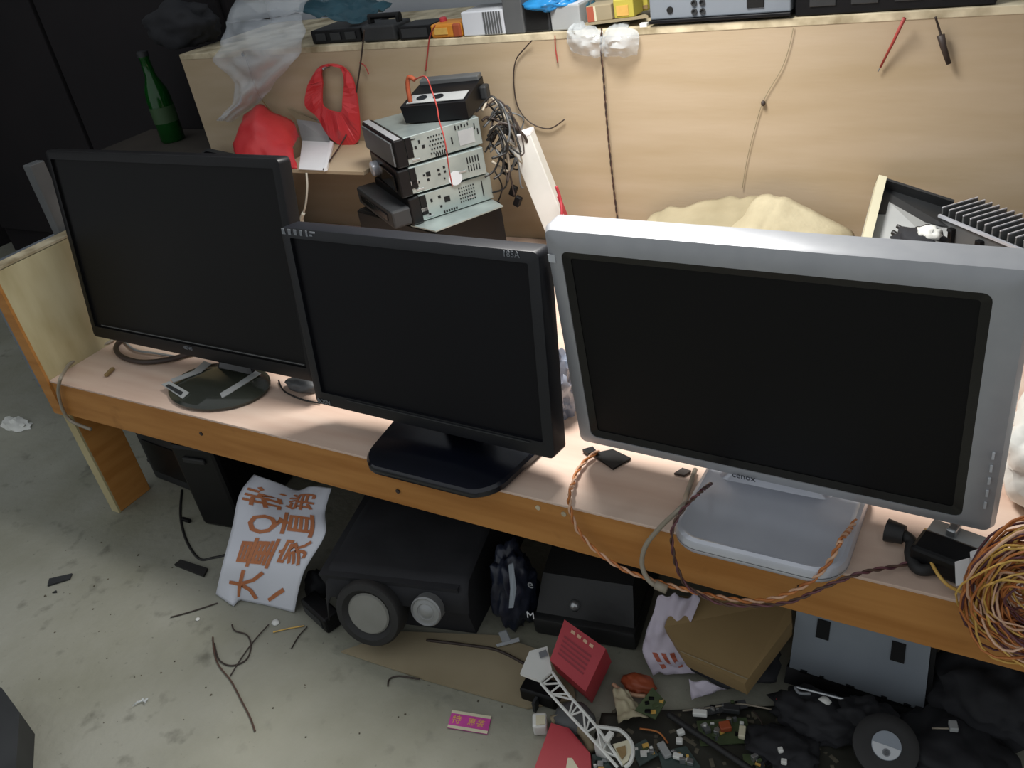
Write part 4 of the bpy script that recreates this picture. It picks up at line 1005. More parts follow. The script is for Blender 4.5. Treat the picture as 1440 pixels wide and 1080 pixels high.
sp = thing('speaker_box', 'black cloth covered speaker box with grey woofer and small tweeter under the bench', 'speaker', (-0.75, 0.08, 0), (0, 0, math.radians(12.5)))
SA = Vector((-0.842, -0.085, 0.125)); SB = Vector((-0.624, -0.036, 0.125))
SA.z = SB.z = 0
F = frame3(SA, SB - SA, (-(SB - SA).y, (SB - SA).x, 0)); ws = (SB - SA).length
MB(F).loft([[(0.004, 0.030, 0.0005), (ws - 0.004, 0.030, 0.0005), (ws + 0.012, 0.27, 0.0005), (0.004, 0.27, 0.0005)],
            [(0, 0.0, 0.123), (ws, 0.0, 0.123), (ws + 0.012, 0.27, 0.140), (0, 0.27, 0.140)]]).build('cabinet', 'black_cloth', sp)
def cloth(u, v):
    p = Vector((-0.006 + (ws + 0.020) * u, -0.008 + 0.26 * v, 0.1275 + 0.016 * v + 0.003 * mnoise.noise(Vector((u * 5, v * 5, 3)))))
    if u < 0.06: p.z -= (0.06 - u) * 0.9
    if v < 0.06: p.z -= (0.06 - v) * 0.7
    return F @ p
MB().sheet(cloth, 24, 24, 0.002).build('cloth_cover', 'black_cloth', sp, smooth='all')
def driver(px, R0, cone, name_):
    n = (F.to_3x3() @ Vector((0, -1, 0.30))).normalized()
    xx = Vector((1, 0, 0)).cross(n).normalized() if False else Vector((n.y * -1, n.x, 0)).normalized()
    m = frame3(px, -xx, n.cross(-xx) * -1)
    z = m.to_3x3() @ Vector((0, 0, 1))
    if z.dot(n) < 0:
        m = m @ Matrix.Rotation(PI, 4, 'X')
    return m
wc_ = Vector((-0.759, -0.085, 0.074)); wc_.z = max(wc_.z, 0.0545)
m = driver(wc_, 0.05, None, '')
MB().lathe([(0.044, -0.030), (0.053, -0.020), (0.053, 0.004), (0.050, 0.008), (0.041, 0.009), (0.036, 0.004), (0.033, 0.002), (0.0325, 0.0)], 40, m).build('woofer_ring', 'rubber', sp, smooth=True)
MB().lathe([(0.0335, 0.003), (0.031, 0.0055), (0.018, 0.007), (0.004, 0.0085)], 40, m).build('woofer_cone', 'cone_grey', sp, smooth=True)
tc_ = Vector((-0.666, -0.062, 0.092))
m = driver(tc_, 0.025, None, '')
MB().lathe([(0.022, -0.025), (0.0235, 0.0), (0.0235, 0.004), (0.0215, 0.006), (0.0200, 0.0035)], 32, m).build('tweeter_ring', 'tweeter_grey', sp, smooth=True)
MB().lathe([(0.0205, 0.003), (0.013, 0.0045), (0.012, 0.003), (0.007, 0.006), (0.002, 0.0065)], 32, m).build('tweeter_dome', 'tweeter_grey', sp, smooth=True)

t, F2, w = crate('black_adapter', 'black power adapter lying on the floor between banner and woofer', 'adapter', (-0.924, -0.076, -0.000), (-0.854, -0.098, 0.000), 0.030, 0.030, 'black_plastic', bev=0.004)
MB(F2).box((w / 2, -0.0006, 0.015), (w * 0.7, 0.0015, 0.016)).build('label', 'dark_grey', t)
tag(MB().blob((-0.933, -0.026, 0.000), (0.022, 0.02, 0.035), 0.35, 3, 3, 3, 0.001).build('black_rag', 'black_cloth', smooth='all'), 'black rag between the banner edge and the speaker box', 'rag')
# junk deep under the left of the bench
t, F2, w = crate('black_case', 'black case standing under the bench left of the banner', 'case', (-1.271, 0.025, 0.000), (-1.173, 0.039, 0.000), 0.19, 0.20, 'black_plastic', bev=0.008)
MB(F2).box((w / 2, -0.002, 0.16), (w * 0.5, 0.006, 0.012), bevel=0.003).build('handle', 'rubber', t)
t, F2, w = crate('dark_box', 'dark box on the floor deep under the left end of the bench', 'box', (-1.497, 0.098, 0.000), (-1.330, 0.087, 0.000), 0.13, 0.20, 'dark_grey', bev=0.006)
MB(F2).box((w / 2, -0.001, 0.065), (w * 0.8, 0.003, 0.08), bevel=0.001).build('front_panel', 'black_plastic', t)
wire('floor_cable', [(-1.401, 0.087, 0.000), (-1.339, 0.028, -0.000), (-1.269, -0.020, 0.000), (-1.204, -0.048, 0.000), (-1.179, -0.037, 0.000), (-1.157, -0.019, 0.000)], 0.0028, 'black_cable', 'thin black cable curving on the floor left of the banner', 'cable')
tag(MB().box((-1.312, 0.020, 0.004), (0.022, 0.007, 0.006), bevel=0.001).build('cable_clip', 'black_plastic'), 'small black clip by the cable left of the banner', 'clip')
rp = thing('rubber_strip', 'flat black rubber strip on the floor left of the banner', 'strip', (-1.195, -0.073, 0.000))
MB().prism([(-1.233, -0.079, 0.001), (-1.232, -0.065, 0.001), (-1.164, -0.063, 0.001), (-1.156, -0.080, 0.001)], (0, 0, 0.004)).build('strip', 'rubber', rp)
tag(MB().prism([(-1.428, -0.207, 0.001), (-1.442, -0.194, 0.001), (-1.410, -0.168, 0.001), (-1.402, -0.179, 0.001)], (0, 0, 0.003)).build('rubber_scrap', 'dark_grey'), 'dark wedge shaped scrap on the open floor at left', 'scrap')
tag(MB().prism([(-1.404, -0.215, 0.001), (-1.401, -0.208, 0.001), (-1.396, -0.211, 0.001)], (0, 0, 0.002)).build('rubber_crumb', 'dark_grey'), 'tiny dark crumb just below the wedge shaped scrap', 'crumb')
# loose wires and scraps on the open floor
wire('floor_wire', [(-1.138, -0.172, 0.002), (-1.112, -0.148, 0.002), (-1.083, -0.117, 0.002)], 0.0011, 'dark_wire', 'straight thin wire reaching left from the bottom of the banner', 'wire')
wire('floor_wire', [(-1.033, -0.175, 0.002), (-1.009, -0.195, 0.002), (-0.980, -0.213, 0.002), (-0.937, -0.228, 0.002), (-0.895, -0.248, 0.002), (-0.862, -0.264, 0.002), (-0.837, -0.279, 0.002)], 0.0013, 'brown_wire', 'long brown wire trailing down the open floor with dark end', 'wire')
wire('floor_wire', [(-1.022, -0.143, 0.002), (-1.007, -0.151, 0.002), (-0.981, -0.150, 0.002), (-0.958, -0.164, 0.002), (-0.945, -0.188, 0.002), (-0.959, -0.206, 0.002), (-0.987, -0.205, 0.002), (-1.020, -0.184, 0.002)], 0.0012, 'dark_wire', 'curled thin wire crossing the long brown wire on the floor', 'wire')
wire('floor_wire', [(-0.961, -0.120, 0.003), (-0.960, -0.153, 0.003), (-0.954, -0.188, 0.003), (-0.945, -0.221, 0.003)], 0.0011, 'dark_wire', 'thin dark wire slanting from the banner foot to the curled wire', 'wire')
wire('floor_wire', [(-0.943, -0.129, 0.002), (-0.925, -0.114, 0.002), (-0.903, -0.099, 0.002)], 0.0011, 'yellow_wire', 'short tan wire beside the black adapter', 'wire')
wire('floor_wire', [(-0.891, -0.143, 0.002), (-0.897, -0.120, 0.002), (-0.897, -0.099, 0.002)], 0.0011, 'dark_wire', 'short dark wire below the black adapter', 'wire')
for px, s, l in (((-0.955, -0.111, 0.000), 0.007, 'white crumb on the floor at the foot of the banner'), ((-1.090, -0.156, 0.000), 0.004, 'tiny white crumb left of the banner foot')):
    tag(MB().blob(px, (s, s * 0.8, s * 0.6), 0.4, 3, 3, 2, 0.0005).build('white_crumb', 'white_plastic', smooth='all'), l, 'crumb')
tag(MB().sheet(lambda u, v: Vector((-1.049, -0.325, 0.001)).lerp(Vector((-1.042, -0.306, 0.001)), u).lerp(Vector((-1.027, -0.288, 0.001)).lerp(Vector((-1.025, -0.319, 0.001)), u), v * 0.6) + Vector((0, 0, 0.003 + 0.004 * mnoise.noise(Vector((u * 4, v * 4, 2))))), 8, 8, 0.0006).build('foil_scrap', 'clear_film_dense', smooth='all'), 'small glinting clear plastic scrap on the open floor', 'scrap')
# grit
g_ = MB(); rr = random.Random(3)
for k in range(70):
    x, y = rr.uniform(-1.5, -0.45), rr.uniform(-0.42, -0.03)
    s = rr.uniform(0.0006, 0.0020)
    g_.box((x, y, s * 0.4), (s * rr.uniform(1, 2), s, s * 0.8), Matrix.Rotation(rr.uniform(0, 3), 3, 'Z'))
o = g_.build('grit', 'grit'); o['kind'] = 'stuff'; o['label'] = 'grit and tiny crumbs scattered over the concrete floor'; o['category'] = 'grit'
# box corner at lower left
cr = thing('black_crate', 'dark box corner at the lower left of the open floor', 'box', (-1.20, -0.50, 0))
MB().prism([(-1.273, -0.446, 0.050), (-1.229, -0.402, 0.050), (-1.155, -0.419, 0.050), (-1.067, -0.483, 0.050), (-1.100, -0.547, 0.050)], (0, 0, -0.0495)).build('casing', 'dark_grey', cr)

# ------------------------------------------------------------------ floor in the middle
cs = thing('cardboard_sheet', 'flat cardboard sheet on the floor in front of the speaker box', 'cardboard', (-0.650, -0.083, 0.000))
MB().prism([(-0.811, -0.118, 0.001), (-0.656, -0.111, 0.001), (-0.497, -0.096, 0.001), (-0.443, -0.057, 0.001), (-0.481, -0.002, 0.001), (-0.601, -0.001, 0.001), (-0.750, -0.052, 0.001)], (0, 0, 0.003)).build('sheet', 'cardboard_pale', cs)
MB().tube(bez([(-0.696, -0.051, 0.006), (-0.629, -0.035, 0.006), (-0.584, -0.027, 0.006), (-0.533, -0.034, 0.006)], 6), 0.0022, 6).build('edge_strip', 'dark_wire', cs, smooth='all')
wire('floor_wire', [(-0.704, -0.141, 0.002), (-0.709, -0.130, 0.002), (-0.698, -0.120, 0.002), (-0.665, -0.115, 0.005)], 0.0012, 'dark_wire', 'short dark wire at the front edge of the cardboard sheet', 'wire')
pk = thing('packet', 'magenta and yellow paper packet strip lying on the floor', 'packet', (-0.561, -0.146, 0.000))
q = [Vector(p) for p in ((-0.593, -0.139, 0.001), (-0.537, -0.126, 0.001), (-0.528, -0.152, 0.001), (-0.584, -0.165, 0.001))]
def qp(u, v, z=0): return q[0].lerp(q[1], u).lerp(q[3].lerp(q[2], u), v) + Vector((0, 0, z))
def quad(u0, u1, v0, v1, z): return [qp(u0, v0, z), qp(u1, v0, z), qp(u1, v1, z), qp(u0, v1, z)]
MB().prism(quad(0, 1, 0, 1, 0), (0, 0, 0.0015)).build('sheet', 'magenta', pk)
MB().prism(quad(0, 1, 0, 0.16, 0.0016), (0, 0, 0.0003)).build('band', 'cream_print', pk)
MB().prism(quad(0, 1, 0.84, 1, 0.0016), (0, 0, 0.0003)).build('band', 'cream_print', pk)
e1, e2 = (q[1] - q[0]), (q[0] - q[3])
for ch, u, s in (('\u7279', 0.17, 0.014), ('\u60e0', 0.56, 0.012), ('\u88c5', 0.78, 0.012)):
    m_ = frame3(qp(u, 0.52, 0.0017), e1, e2)
    MB().text(ch, s, m_, 0.0003).build('lettering', 'gold_print', pk)

nb = thing('navy_bag', 'crumpled navy plastic bag with white marks right of the speaker box', 'bag', (-0.573, 0.011, 0.000))
NBc = Vector((-0.584, 0.041, -0.000)); NBc.z = 0.066
MB().blob(NBc, (0.026, 0.036, 0.070), 0.35, 3, 14, 4, 0.004).build('film', 'navy_film', nb, smooth='all')
fy = NBc.y - 0.048
MB().prism([(-0.549, -0.005, 0.169), (-0.540, -0.005, 0.176), (-0.532, -0.020, 0.146), (-0.536, -0.030, 0.118), (-0.544, -0.030, 0.114), (-0.542, -0.020, 0.143)], (0.001, -0.002, 0)).build('white_strip', 'panel_grey', nb)
MB().prism([(-0.592, -0.019, 0.006), (-0.566, 0.004, 0.008), (-0.561, -0.002, 0.008), (-0.588, -0.022, 0.006)], (0, 0, 0.001)).build('white_strip', 'print_white', nb)
MB().prism([(-0.563, -0.040, 0.067), (-0.549, -0.040, 0.078), (-0.541, -0.045, 0.067), (-0.556, -0.045, 0.056)], (0.0005, -0.002, 0)).build('white_patch', 'print_grey', nb)
MB().text('e', 0.020, frame3((-0.514, -0.012, 0.151), (1, 0.1, 0), (0.1, 0.1, 1)), 0.001).build('lettering', 'print_grey', nb)
MB().text('M', 0.016, frame3((-0.512, -0.028, 0.108), (1, 0.1, 0), (0.1, 0.1, 1)), 0.001).build('lettering', 'print_white', nb)

lc_ = thing('leather_case', 'black leather case with silver ball clasp behind the red box', 'case', (-0.475, 0.057, -0.000))
CA = Vector((-0.551, 0.024, -0.000)); CB = Vector((-0.398, 0.049, 0.000))
F2 = frame3(CA, CB - CA, (-(CB - CA).y, (CB - CA).x, 0)); w = (CB - CA).length
MB(F2).box((w / 2, 0.10, 0.018), (w, 0.20, 0.034), bevel=0.006).build('lower_shell', 'black_leather', lc_, smooth=True)
MB(F2).loft([[(0.004, 0.012, 0.036), (w - 0.004, 0.012, 0.036), (w - 0.004, 0.19, 0.036), (0.004, 0.19, 0.036)], [(0.010, 0.045, 0.085), (w - 0.010, 0.045, 0.085), (w - 0.010, 0.19, 0.115), (0.010, 0.19, 0.115)]]).build('lid', 'black_leather', lc_)
mm = Tr(F2 @ Vector((w * 0.40, 0.022, 0.052)))
MB().lathe([(0.001, -0.008), (0.006, -0.007), (0.0085, 0.0), (0.006, 0.006), (0.001, 0.0085)], 18, mm).build('clasp', 'steel', lc_, smooth='all')

rx = thing('red_box', 'red card box with raised print lying tilted behind the white lattice part', 'box', (-0.459, -0.012, 0.000))
a_, b_, c_, d_ = [Vector(p) for p in ((-0.474, -0.005, 0.092), (-0.409, -0.016, 0.074), (-0.420, -0.075, 0.050), (-0.473, -0.057, 0.068))]
c_ = b_ + d_ - a_ + (c_ - (b_ + d_ - a_)) * 0.6
dn = Vector((-0.420, -0.054, 0.002)) - c_
dn2 = dn.copy()
MB().loft([[a_, b_, c_, d_], [p + dn2 for p in (a_, b_, c_, d_)]]).build('body', 'red_card', rx)
n_ = (b_ - a_).cross(d_ - a_).normalized()
if n_.z < 0: n_ = -n_
up = lambda u, v: a_.lerp(b_, u).lerp(d_.lerp(c_, u), v) + n_ * 0.0003
for k in range(4):
    MB().prism([up(0.22 + k * 0.15, 0.10), up(0.31 + k * 0.15, 0.10), up(0.31 + k * 0.15, 0.17), up(0.22 + k * 0.15, 0.17)], n_ * 0.0006).build('print_block', 'pale_wire', rx)
for k in range(5):
    MB().prism([up(0.12, 0.32 + k * 0.10), up(0.80, 0.32 + k * 0.10), up(0.80, 0.36 + k * 0.10), up(0.12, 0.36 + k * 0.10)], n_ * 0.0006).build('print_line', 'red_card_dark', rx)

# white lattice part
wl = thing('lattice_frame', 'white plastic lattice arm with a cup end lying across the floor clutter', 'lattice', (-0.436, -0.072, -0.000))
hz = 0.050
MB().prism([(-0.506, -0.084, 0.052), (-0.510, -0.049, 0.056), (-0.490, -0.034, 0.058), (-0.467, -0.065, 0.054), (-0.474, -0.084, 0.052)], (0, 0, 0.005)).build('end_plate', 'white_plastic', wl)
MB().prism([(-0.495, -0.049, 0.064), (-0.488, -0.041, 0.064), (-0.481, -0.048, 0.064), (-0.488, -0.057, 0.064)], (0, 0, 0.001)).build('sticker', 'print_grey', wl)
RA = bez([(-0.474, -0.085, 0.053), (-0.454, -0.095, 0.051), (-0.408, -0.116, 0.046), (-0.378, -0.129, 0.042), (-0.339, -0.146, 0.034)], 6)
RBb = bez([(-0.467, -0.065, 0.055), (-0.433, -0.086, 0.051), (-0.410, -0.097, 0.048), (-0.380, -0.112, 0.043), (-0.334, -0.141, 0.034)], 6)
MB().tube(RA, 0.0021, 6).build('rail', 'white_plastic', wl, smooth=True)
MB().tube(RBb, 0.0021, 6).build('rail', 'white_plastic', wl, smooth=True)
def at_(P, t):
    i = t * (len(P) - 1); a = int(min(i, len(P) - 2)); return P[a].lerp(P[a + 1], i - a)
for k in range(9):
    t0, t1 = 0.04 + k * 0.10, 0.04 + (k + 0.9) * 0.10
    p0, p1 = (at_(RA, t0), at_(RBb, t1)) if k % 2 == 0 else (at_(RBb, t0), at_(RA, t1))
    MB().tube([p0, p1], 0.0014, 5).build('strut', 'white_plastic', wl, smooth=True)
for k in range(5):
    t0 = 0.04 + k * 0.2
    MB().tube([at_(RA, t0), at_(RBb, t0)], 0.0013, 5).build('strut', 'white_plastic', wl, smooth=True)
CU = bez([(-0.382, -0.110, 0.043), (-0.366, -0.105, 0.042), (-0.353, -0.103, 0.042), (-0.336, -0.111, 0.041), (-0.328, -0.123, 0.040), (-0.326, -0.136, 0.038), (-0.330, -0.144, 0.036)], 6)
MB().tube(CU, 0.0026, 6).build('cup_rim', 'white_plastic', wl, smooth=True)
MB().prism([(-0.355, -0.123, 0.036), (-0.337, -0.109, 0.038), (-0.330, -0.122, 0.037), (-0.329, -0.135, 0.035), (-0.333, -0.142, 0.034)], (0, 0, 0.004)).build('cup_floor', 'cream_print', wl)
MB().prism([(-0.349, -0.127, 0.040), (-0.339, -0.120, 0.042), (-0.334, -0.129, 0.040), (-0.336, -0.138, 0.040)], (0, 0, 0.0008)).build('stain', 'cardboard', wl)
MB().prism([(-0.365, -0.127, 0.046), (-0.363, -0.113, 0.046), (-0.356, -0.114, 0.046), (-0.358, -0.129, 0.046)], (0, 0, 0.004)).build('block', 'white_plastic', wl)
MB().box((-0.371, -0.121, 0.018), (0.016, 0.016, 0.034), bevel=0.002).build('foot', 'white_plastic', wl)
MB().box((-0.501, -0.051, 0.026), (0.012, 0.012, 0.050), bevel=0.002).build('foot', 'white_plastic', wl)

t, F2, w = crate('black_holder', 'black plastic holder under the head of the white lattice', 'holder', (-0.513, -0.086, 0.000), (-0.460, -0.083, 0.000), 0.024, 0.03, 'black_plastic', bev=0.003)
MB(F2).box((w * 0.5, -0.006, 0.010), (0.004, 0.012, 0.018)).build('pin', 'dark_grey', t)
rc = thing('red_card_box', 'flat red card box at the bottom edge below the white lattice', 'box', (-0.424, -0.137, 0.000))
MB().prism([(-0.448, -0.115, 0.022), (-0.423, -0.113, 0.022), (-0.382, -0.135, 0.022), (-0.353, -0.190, 0.022), (-0.430, -0.224, 0.022)], (0, 0, -0.0215)).build('body', 'red_card', rc)
MB().prism([(-0.401, -0.165, 0.022), (-0.405, -0.152, 0.022), (-0.400, -0.150, 0.022), (-0.383, -0.162, 0.022)], (0, 0, 0.0004)).build('print_mark', 'cream_print', rc)
tag(MB().tube(bez([(-0.454, -0.105, 0.010), (-0.441, -0.096, 0.012), (-0.418, -0.101, 0.012), (-0.399, -0.111, 0.010), (-0.387, -0.123, 0.008)], 6), 0.0065, 8).build('cardboard_curl', 'cardboard_pale', smooth='all'), 'curled strip of cardboard round the top of the flat red box', 'cardboard')
wcb = thing('white_cube', 'small off white plastic connector cube left of the flat red box', 'cube', (-0.470, -0.111, -0.000))
MB().box((-0.466, -0.115, 0.010), (0.019, 0.022, 0.020), Matrix.Rotation(0.5, 3, 'Z'), bevel=0.003).build('shell', 'white_plastic', wcb)
MB().box((-0.463, -0.116, 0.021), (0.012, 0.014, 0.002), Matrix.Rotation(0.5, 3, 'Z')).build('face', 'cream_print', wcb)
tag(MB().blob((-0.428, -0.090, 0.011), (0.026, 0.022, 0.011), 0.25, 3, 6, 3, 0.001).build('grey_rag', 'mid_grey', smooth='all'), 'grey rag lying beneath the middle of the white lattice', 'rag')

# carton and papers
ct = thing('cardboard_box', 'flat brown cardboard box leaning under the bench right of the red box', 'box', (-0.283, 0.120, 0.000))
T1, T2, T3, T4, T5 = [Vector(p) for p in ((-0.347, 0.038, 0.085), (-0.202, 0.117, 0.110), (-0.195, 0.093, 0.100), (-0.227, -0.003, 0.075), (-0.311, 0.008, 0.078))]
up_ = (T2 - T1).cross(T4 - T1).normalized()
if up_.z < 0: up_ = -up_
T6 = Vector((-0.345, 0.078, 0.105))
MB().loft([[T1, T5, T4, T3, T2, T6], [p - up_ * 0.020 for p in (T1, T5, T4, T3, T2, T6)]]).build('lid', 'cardboard', ct)
cc_ = sum((p for p in (T1, T5, T4, T3, T2, T6)), Vector()) / 6
sh = lambda p: cc_ + (p - cc_) * 0.985
low = [sh(p) - up_ * 0.0205 for p in (T1, T5, T4, T3, T2, T6)]
MB().loft([low, [p - up_ * 0.014 for p in low]]).build('tray', 'cardboard', ct)
tag(MB().blob(cc_ - up_ * 0.036 + Vector((0, 0.01, -0.024)), (0.060, 0.055, 0.020), 0.2, 2, 31, 4, 0.001).build('black_bag', 'black_cloth', smooth='all'), 'black bag lump propping up the brown cardboard box', 'bag')
MB().prism([T5.lerp(T1, .12) + up_ * 0.0004, T4.lerp(T3, .06) + up_ * 0.0004, T4.lerp(T3, .075) + up_ * 0.0004, T5.lerp(T1, .15) + up_ * 0.0004], up_ * 0.0005).build('crease', 'cardboard_pale', ct)
pw = thing('paper_bag', 'crumpled white paper bag with red stripes wedged beside the brown cardboard box', 'bag', (-0.350, 0.046, -0.000))
def pbag(u, v):
    L = [Vector((-0.358, 0.057, 0.120)), Vector((-0.371, 0.040, 0.075)), Vector((-0.377, 0.025, 0.040)), Vector((-0.359, 0.014, 0.010))]
    R_ = [Vector((-0.307, 0.071, 0.120)), Vector((-0.320, 0.054, 0.075)), Vector((-0.311, 0.045, 0.040)), Vector((-0.302, 0.043, 0.010))]
    i = v * 3; a = int(min(i, 2)); f_ = i - a
    p = L[a].lerp(L[a + 1], f_).lerp(R_[a].lerp(R_[a + 1], f_), u)
    k = 0.010 * mnoise.noise(Vector((u * 4, v * 6, 6.2)))
    return p + Vector((0.3 * k, -k, 0.9 * abs(k)))
MB().sheet(pbag, 16, 26, 0.0012).build('paper', 'lavender_paper', pw, smooth='all')
for k in range(3):
    u0 = 0.20 + 0.17 * k
    L = [pbag(u0 + 0.005 * i, 0.68 + 0.022 * i) + Vector((0, -0.0015, 0.0015)) for i in range(12)]
    Rr = [pbag(u0 + 0.09 + 0.005 * i, 0.68 + 0.022 * i) + Vector((0, -0.0015, 0.0015)) for i in range(12)]
    b = MB()
    vs = [(b.v(p), b.v(r_)) for p, r_ in zip(L, Rr)]
    for (p, r_), (p2, r2) in zip(vs, vs[1:]): b.f((p, r_, r2, p2))
    b.build('stripe', 'red_stripe', pw)
def scrap2(u, v):
    p = Vector((-0.307, 0.013, 0.028)).lerp(Vector((-0.252, 0.029, 0.020)), u).lerp(Vector((-0.297, -0.005, 0.012)).lerp(Vector((-0.265, 0.028, 0.012)), u), v)
    p.z += 0.006 * mnoise.noise(Vector((u * 4, v * 4, 9)))
    return p
tag(MB().sheet(scrap2, 10, 6, 0.001).build('paper_scrap', 'lavender_paper', smooth='all'), 'torn white paper piece under the lower corner of the brown cardboard box', 'paper')

# pale metal panel with a black base
pp = thing('display_panel', 'pale grey metal back panel in a black frame standing under the bench', 'panel', (-0.116, 0.098, 0.000))
q = [Vector(p) for p in ((-0.192, 0.110, 0.116), (-0.035, 0.110, 0.110), (-0.032, 0.085, 0.016), (-0.195, 0.085, 0.022))]
nn = (q[1] - q[0]).cross(q[3] - q[0]).normalized()
if nn.y > 0: nn = -nn
MB().prism(q, -nn * 0.012).build('metal_back', 'panel_grey', pp)
def pq(u, v, o=0.0005): return q[0].lerp(q[1], u).lerp(q[3].lerp(q[2], u), v) + nn * o
for u0 in (0.17, 0.73):
    MB().prism([pq(u0, 0.12), pq(u0 + 0.10, 0.12), pq(u0 + 0.10, 0.40), pq(u0, 0.40)], nn * 0.0012).build('window', 'hole_black', pp)
for u0, s in ((0.09, 0.05), (0.24, 0.03), (0.44, 0.06), (0.70, 0.04), (0.86, 0.05)):
    MB().prism([pq(u0, 0.965), pq(u0 + s, 0.965), pq(u0 + s, 1.0), pq(u0, 1.0)], nn * 0.003).build('clip', 'black_plastic', pp)
bb_ = [pq(-0.02, 1.0, 0), pq(1.02, 1.0, 0), pq(1.02, 1.22, 0.006), pq(-0.02, 1.22, 0.006)]
for p in bb_: p.z = max(p.z, 0.002)
MB().prism(bb_, -nn * 0.030).build('frame_bar', 'black_plastic', pp)
MB().prism([pq(1.005, 0.0, 0), pq(1.04, 0.0, 0), pq(1.04, 1.15, 0), pq(1.005, 1.15, 0)], -nn * 0.02).build('frame_side', 'black_plastic', pp)

# dark clutter at lower right
for p, s, sd, l in (((-0.144, 0.028, 0.000), (0.050, 0.030, 0.026), 3, 'black plastic bag lump in front of the pale metal panel left part'),
                    ((-0.092, 0.039, 0.000), (0.034, 0.026, 0.030), 8, 'black plastic lump left of the round white sticker'),
                    ((0.000, 0.037, 0.000), (0.060, 0.050, 0.024), 12, 'black plastic bag heap at the lower right corner'),
                    ((0.037, 0.127, 0.000), (0.070, 0.060, 0.050), 17, 'black bag heap under the bench at far right'),
                    ((-0.174, -0.028, 0.000), (0.040, 0.028, 0.014), 23, 'low black rag at the bottom edge right of the green boards')):
    tag(MB().blob(Vector(p) + Vector((0, 0, s[2] * 0.7)), s, 0.35, 2.6, sd, 4, 0.001).build('black_bag', 'black_cloth', smooth='all'), l, 'bag')
ds = thing('speaker_unit', 'round black speaker unit with a half white sticker at lower right', 'speaker', (-0.065, 0.029, 0.000))
ctr = Vector((-0.061, -0.006, 0.050))
vdir = (Vector((0, -0.7, 0.989)) - ctr).normalized()
sd_ = vdir.cross(Vector((0, 0, 1))).normalized()
m = frame3(ctr - Vector((0, 0, 0)), (1, 0.35, 0), (-0.25, 0.8, 0.5))
MB(m).lathe([(0.026, -0.030), (0.036, -0.012), (0.036, -0.003), (0.032, -0.001), (0.024, -0.001)], 32).build('body', 'rubber', ds, smooth=True)
MB(m).lathe([(0.0162, -0.002), (0.0162, 0.0004)], 32).build('sticker', 'panel_grey', ds)
half = [(0.0156 * math.cos(PI + PI * k / 16 - 0.3), 0.0156 * math.sin(PI + PI * k / 16 - 0.3), 0.0005) for k in range(17)]
MB(m).prism(half, (0, 0, 0.0004)).build('sticker_half', 'print_white', ds)
MB(m).lathe([(0.0045, 0.0009), (0.0045, 0.0012), (0.0032, 0.0012), (0.0032, 0.0009)], 18, Tr((-0.001, -0.0075, 0))).build('emblem', 'print_grey', ds)
MB().box(ctr + Vector((0, 0.004, -0.034)), (0.03, 0.026, 0.030), bevel=0.003).build('stand', 'black_plastic', ds)
wp_ = thing('white_plug', 'small white plug on a thin lead in front of the pale metal panel', 'plug', (-0.073, 0.072, 0.000))
MB().tube([(-0.074, 0.047, 0.040), (-0.064, 0.038, 0.038)], 0.0042, 8, 0.0030).build('plug_body', 'white_plastic', wp_, smooth=True)
MB().tube(bez([(-0.064, 0.038, 0.038), (-0.053, 0.033, 0.034), (-0.036, 0.031, 0.028), (-0.011, 0.041, 0.020)], 6), 0.0011, 6).build('lead', 'brown_wire', wp_, smooth='all')
t = thing('white_connector', 'white connector with a short lead on the black heap at far right', 'connector', (0.002, 0.090, 0.000))
MB().box((0.002, 0.045, 0.055), (0.009, 0.012, 0.007), Matrix.Rotation(0.3, 3, 'Z'), bevel=0.001).build('shell', 'light_grey', t)
MB().tube([(-0.002, 0.040, 0.055), (-0.019, 0.037, 0.050)], 0.001, 6).build('lead', 'grey_cable', t, smooth='all')
tb = thing('metal_bar', 'thin shiny metal bar with a bright bead below the pale metal panel', 'bar', (-0.154, 0.070, 0.000))
MB().tube([(-0.176, 0.039, 0.045), (-0.149, 0.041, 0.045), (-0.117, 0.043, 0.045)], 0.0016, 6).build('bar', 'steel', tb, smooth=True)
MB().blob((-0.138, 0.031, 0.046), (0.007, 0.005, 0.005), 0.2, 2, 3, 3).build('bead', 'white_plastic', tb, smooth='all')
MB().tube(bez([(-0.176, 0.039, 0.045), (-0.169, 0.033, 0.044), (-0.156, 0.037, 0.044)], 5), 0.0022, 6).build('clip', 'print_grey', tb, smooth='all')
tag(MB().prism([(-0.195, 0.022, 0.030), (-0.189, 0.032, 0.030), (-0.175, 0.023, 0.026), (-0.177, 0.017, 0.026), (-0.186, 0.017, 0.028)], (0, 0, 0.003)).build('red_tab', 'red_card'), 'small red plastic tab right of the brown cardboard box corner', 'tab')

def dfilm(u, v):
    p = Vector((-0.402, -0.063, -0.000)).lerp(Vector((-0.042, 0.111, 0.000)), u).lerp(Vector((-0.377, -0.160, -0.000)).lerp(Vector((0.005, -0.001, -0.000)), u), v)
    e = 0.016 * mnoise.noise(Vector((u * 5, v * 5, 1)))
    return p + Vector((e, e * 0.8, 0.0018 + 0.0022 * abs(mnoise.noise(Vector((u * 9, v * 6, 5))))))
tag(MB().sheet(dfilm, 30, 16, 0.0008).build('filler_sheet', 'filler_sheet', smooth='all'), 'crumpled dark sheet added in place of dense debris under the circuit boards on the floor', 'sheet')  # added to darken the pale concrete between the boards
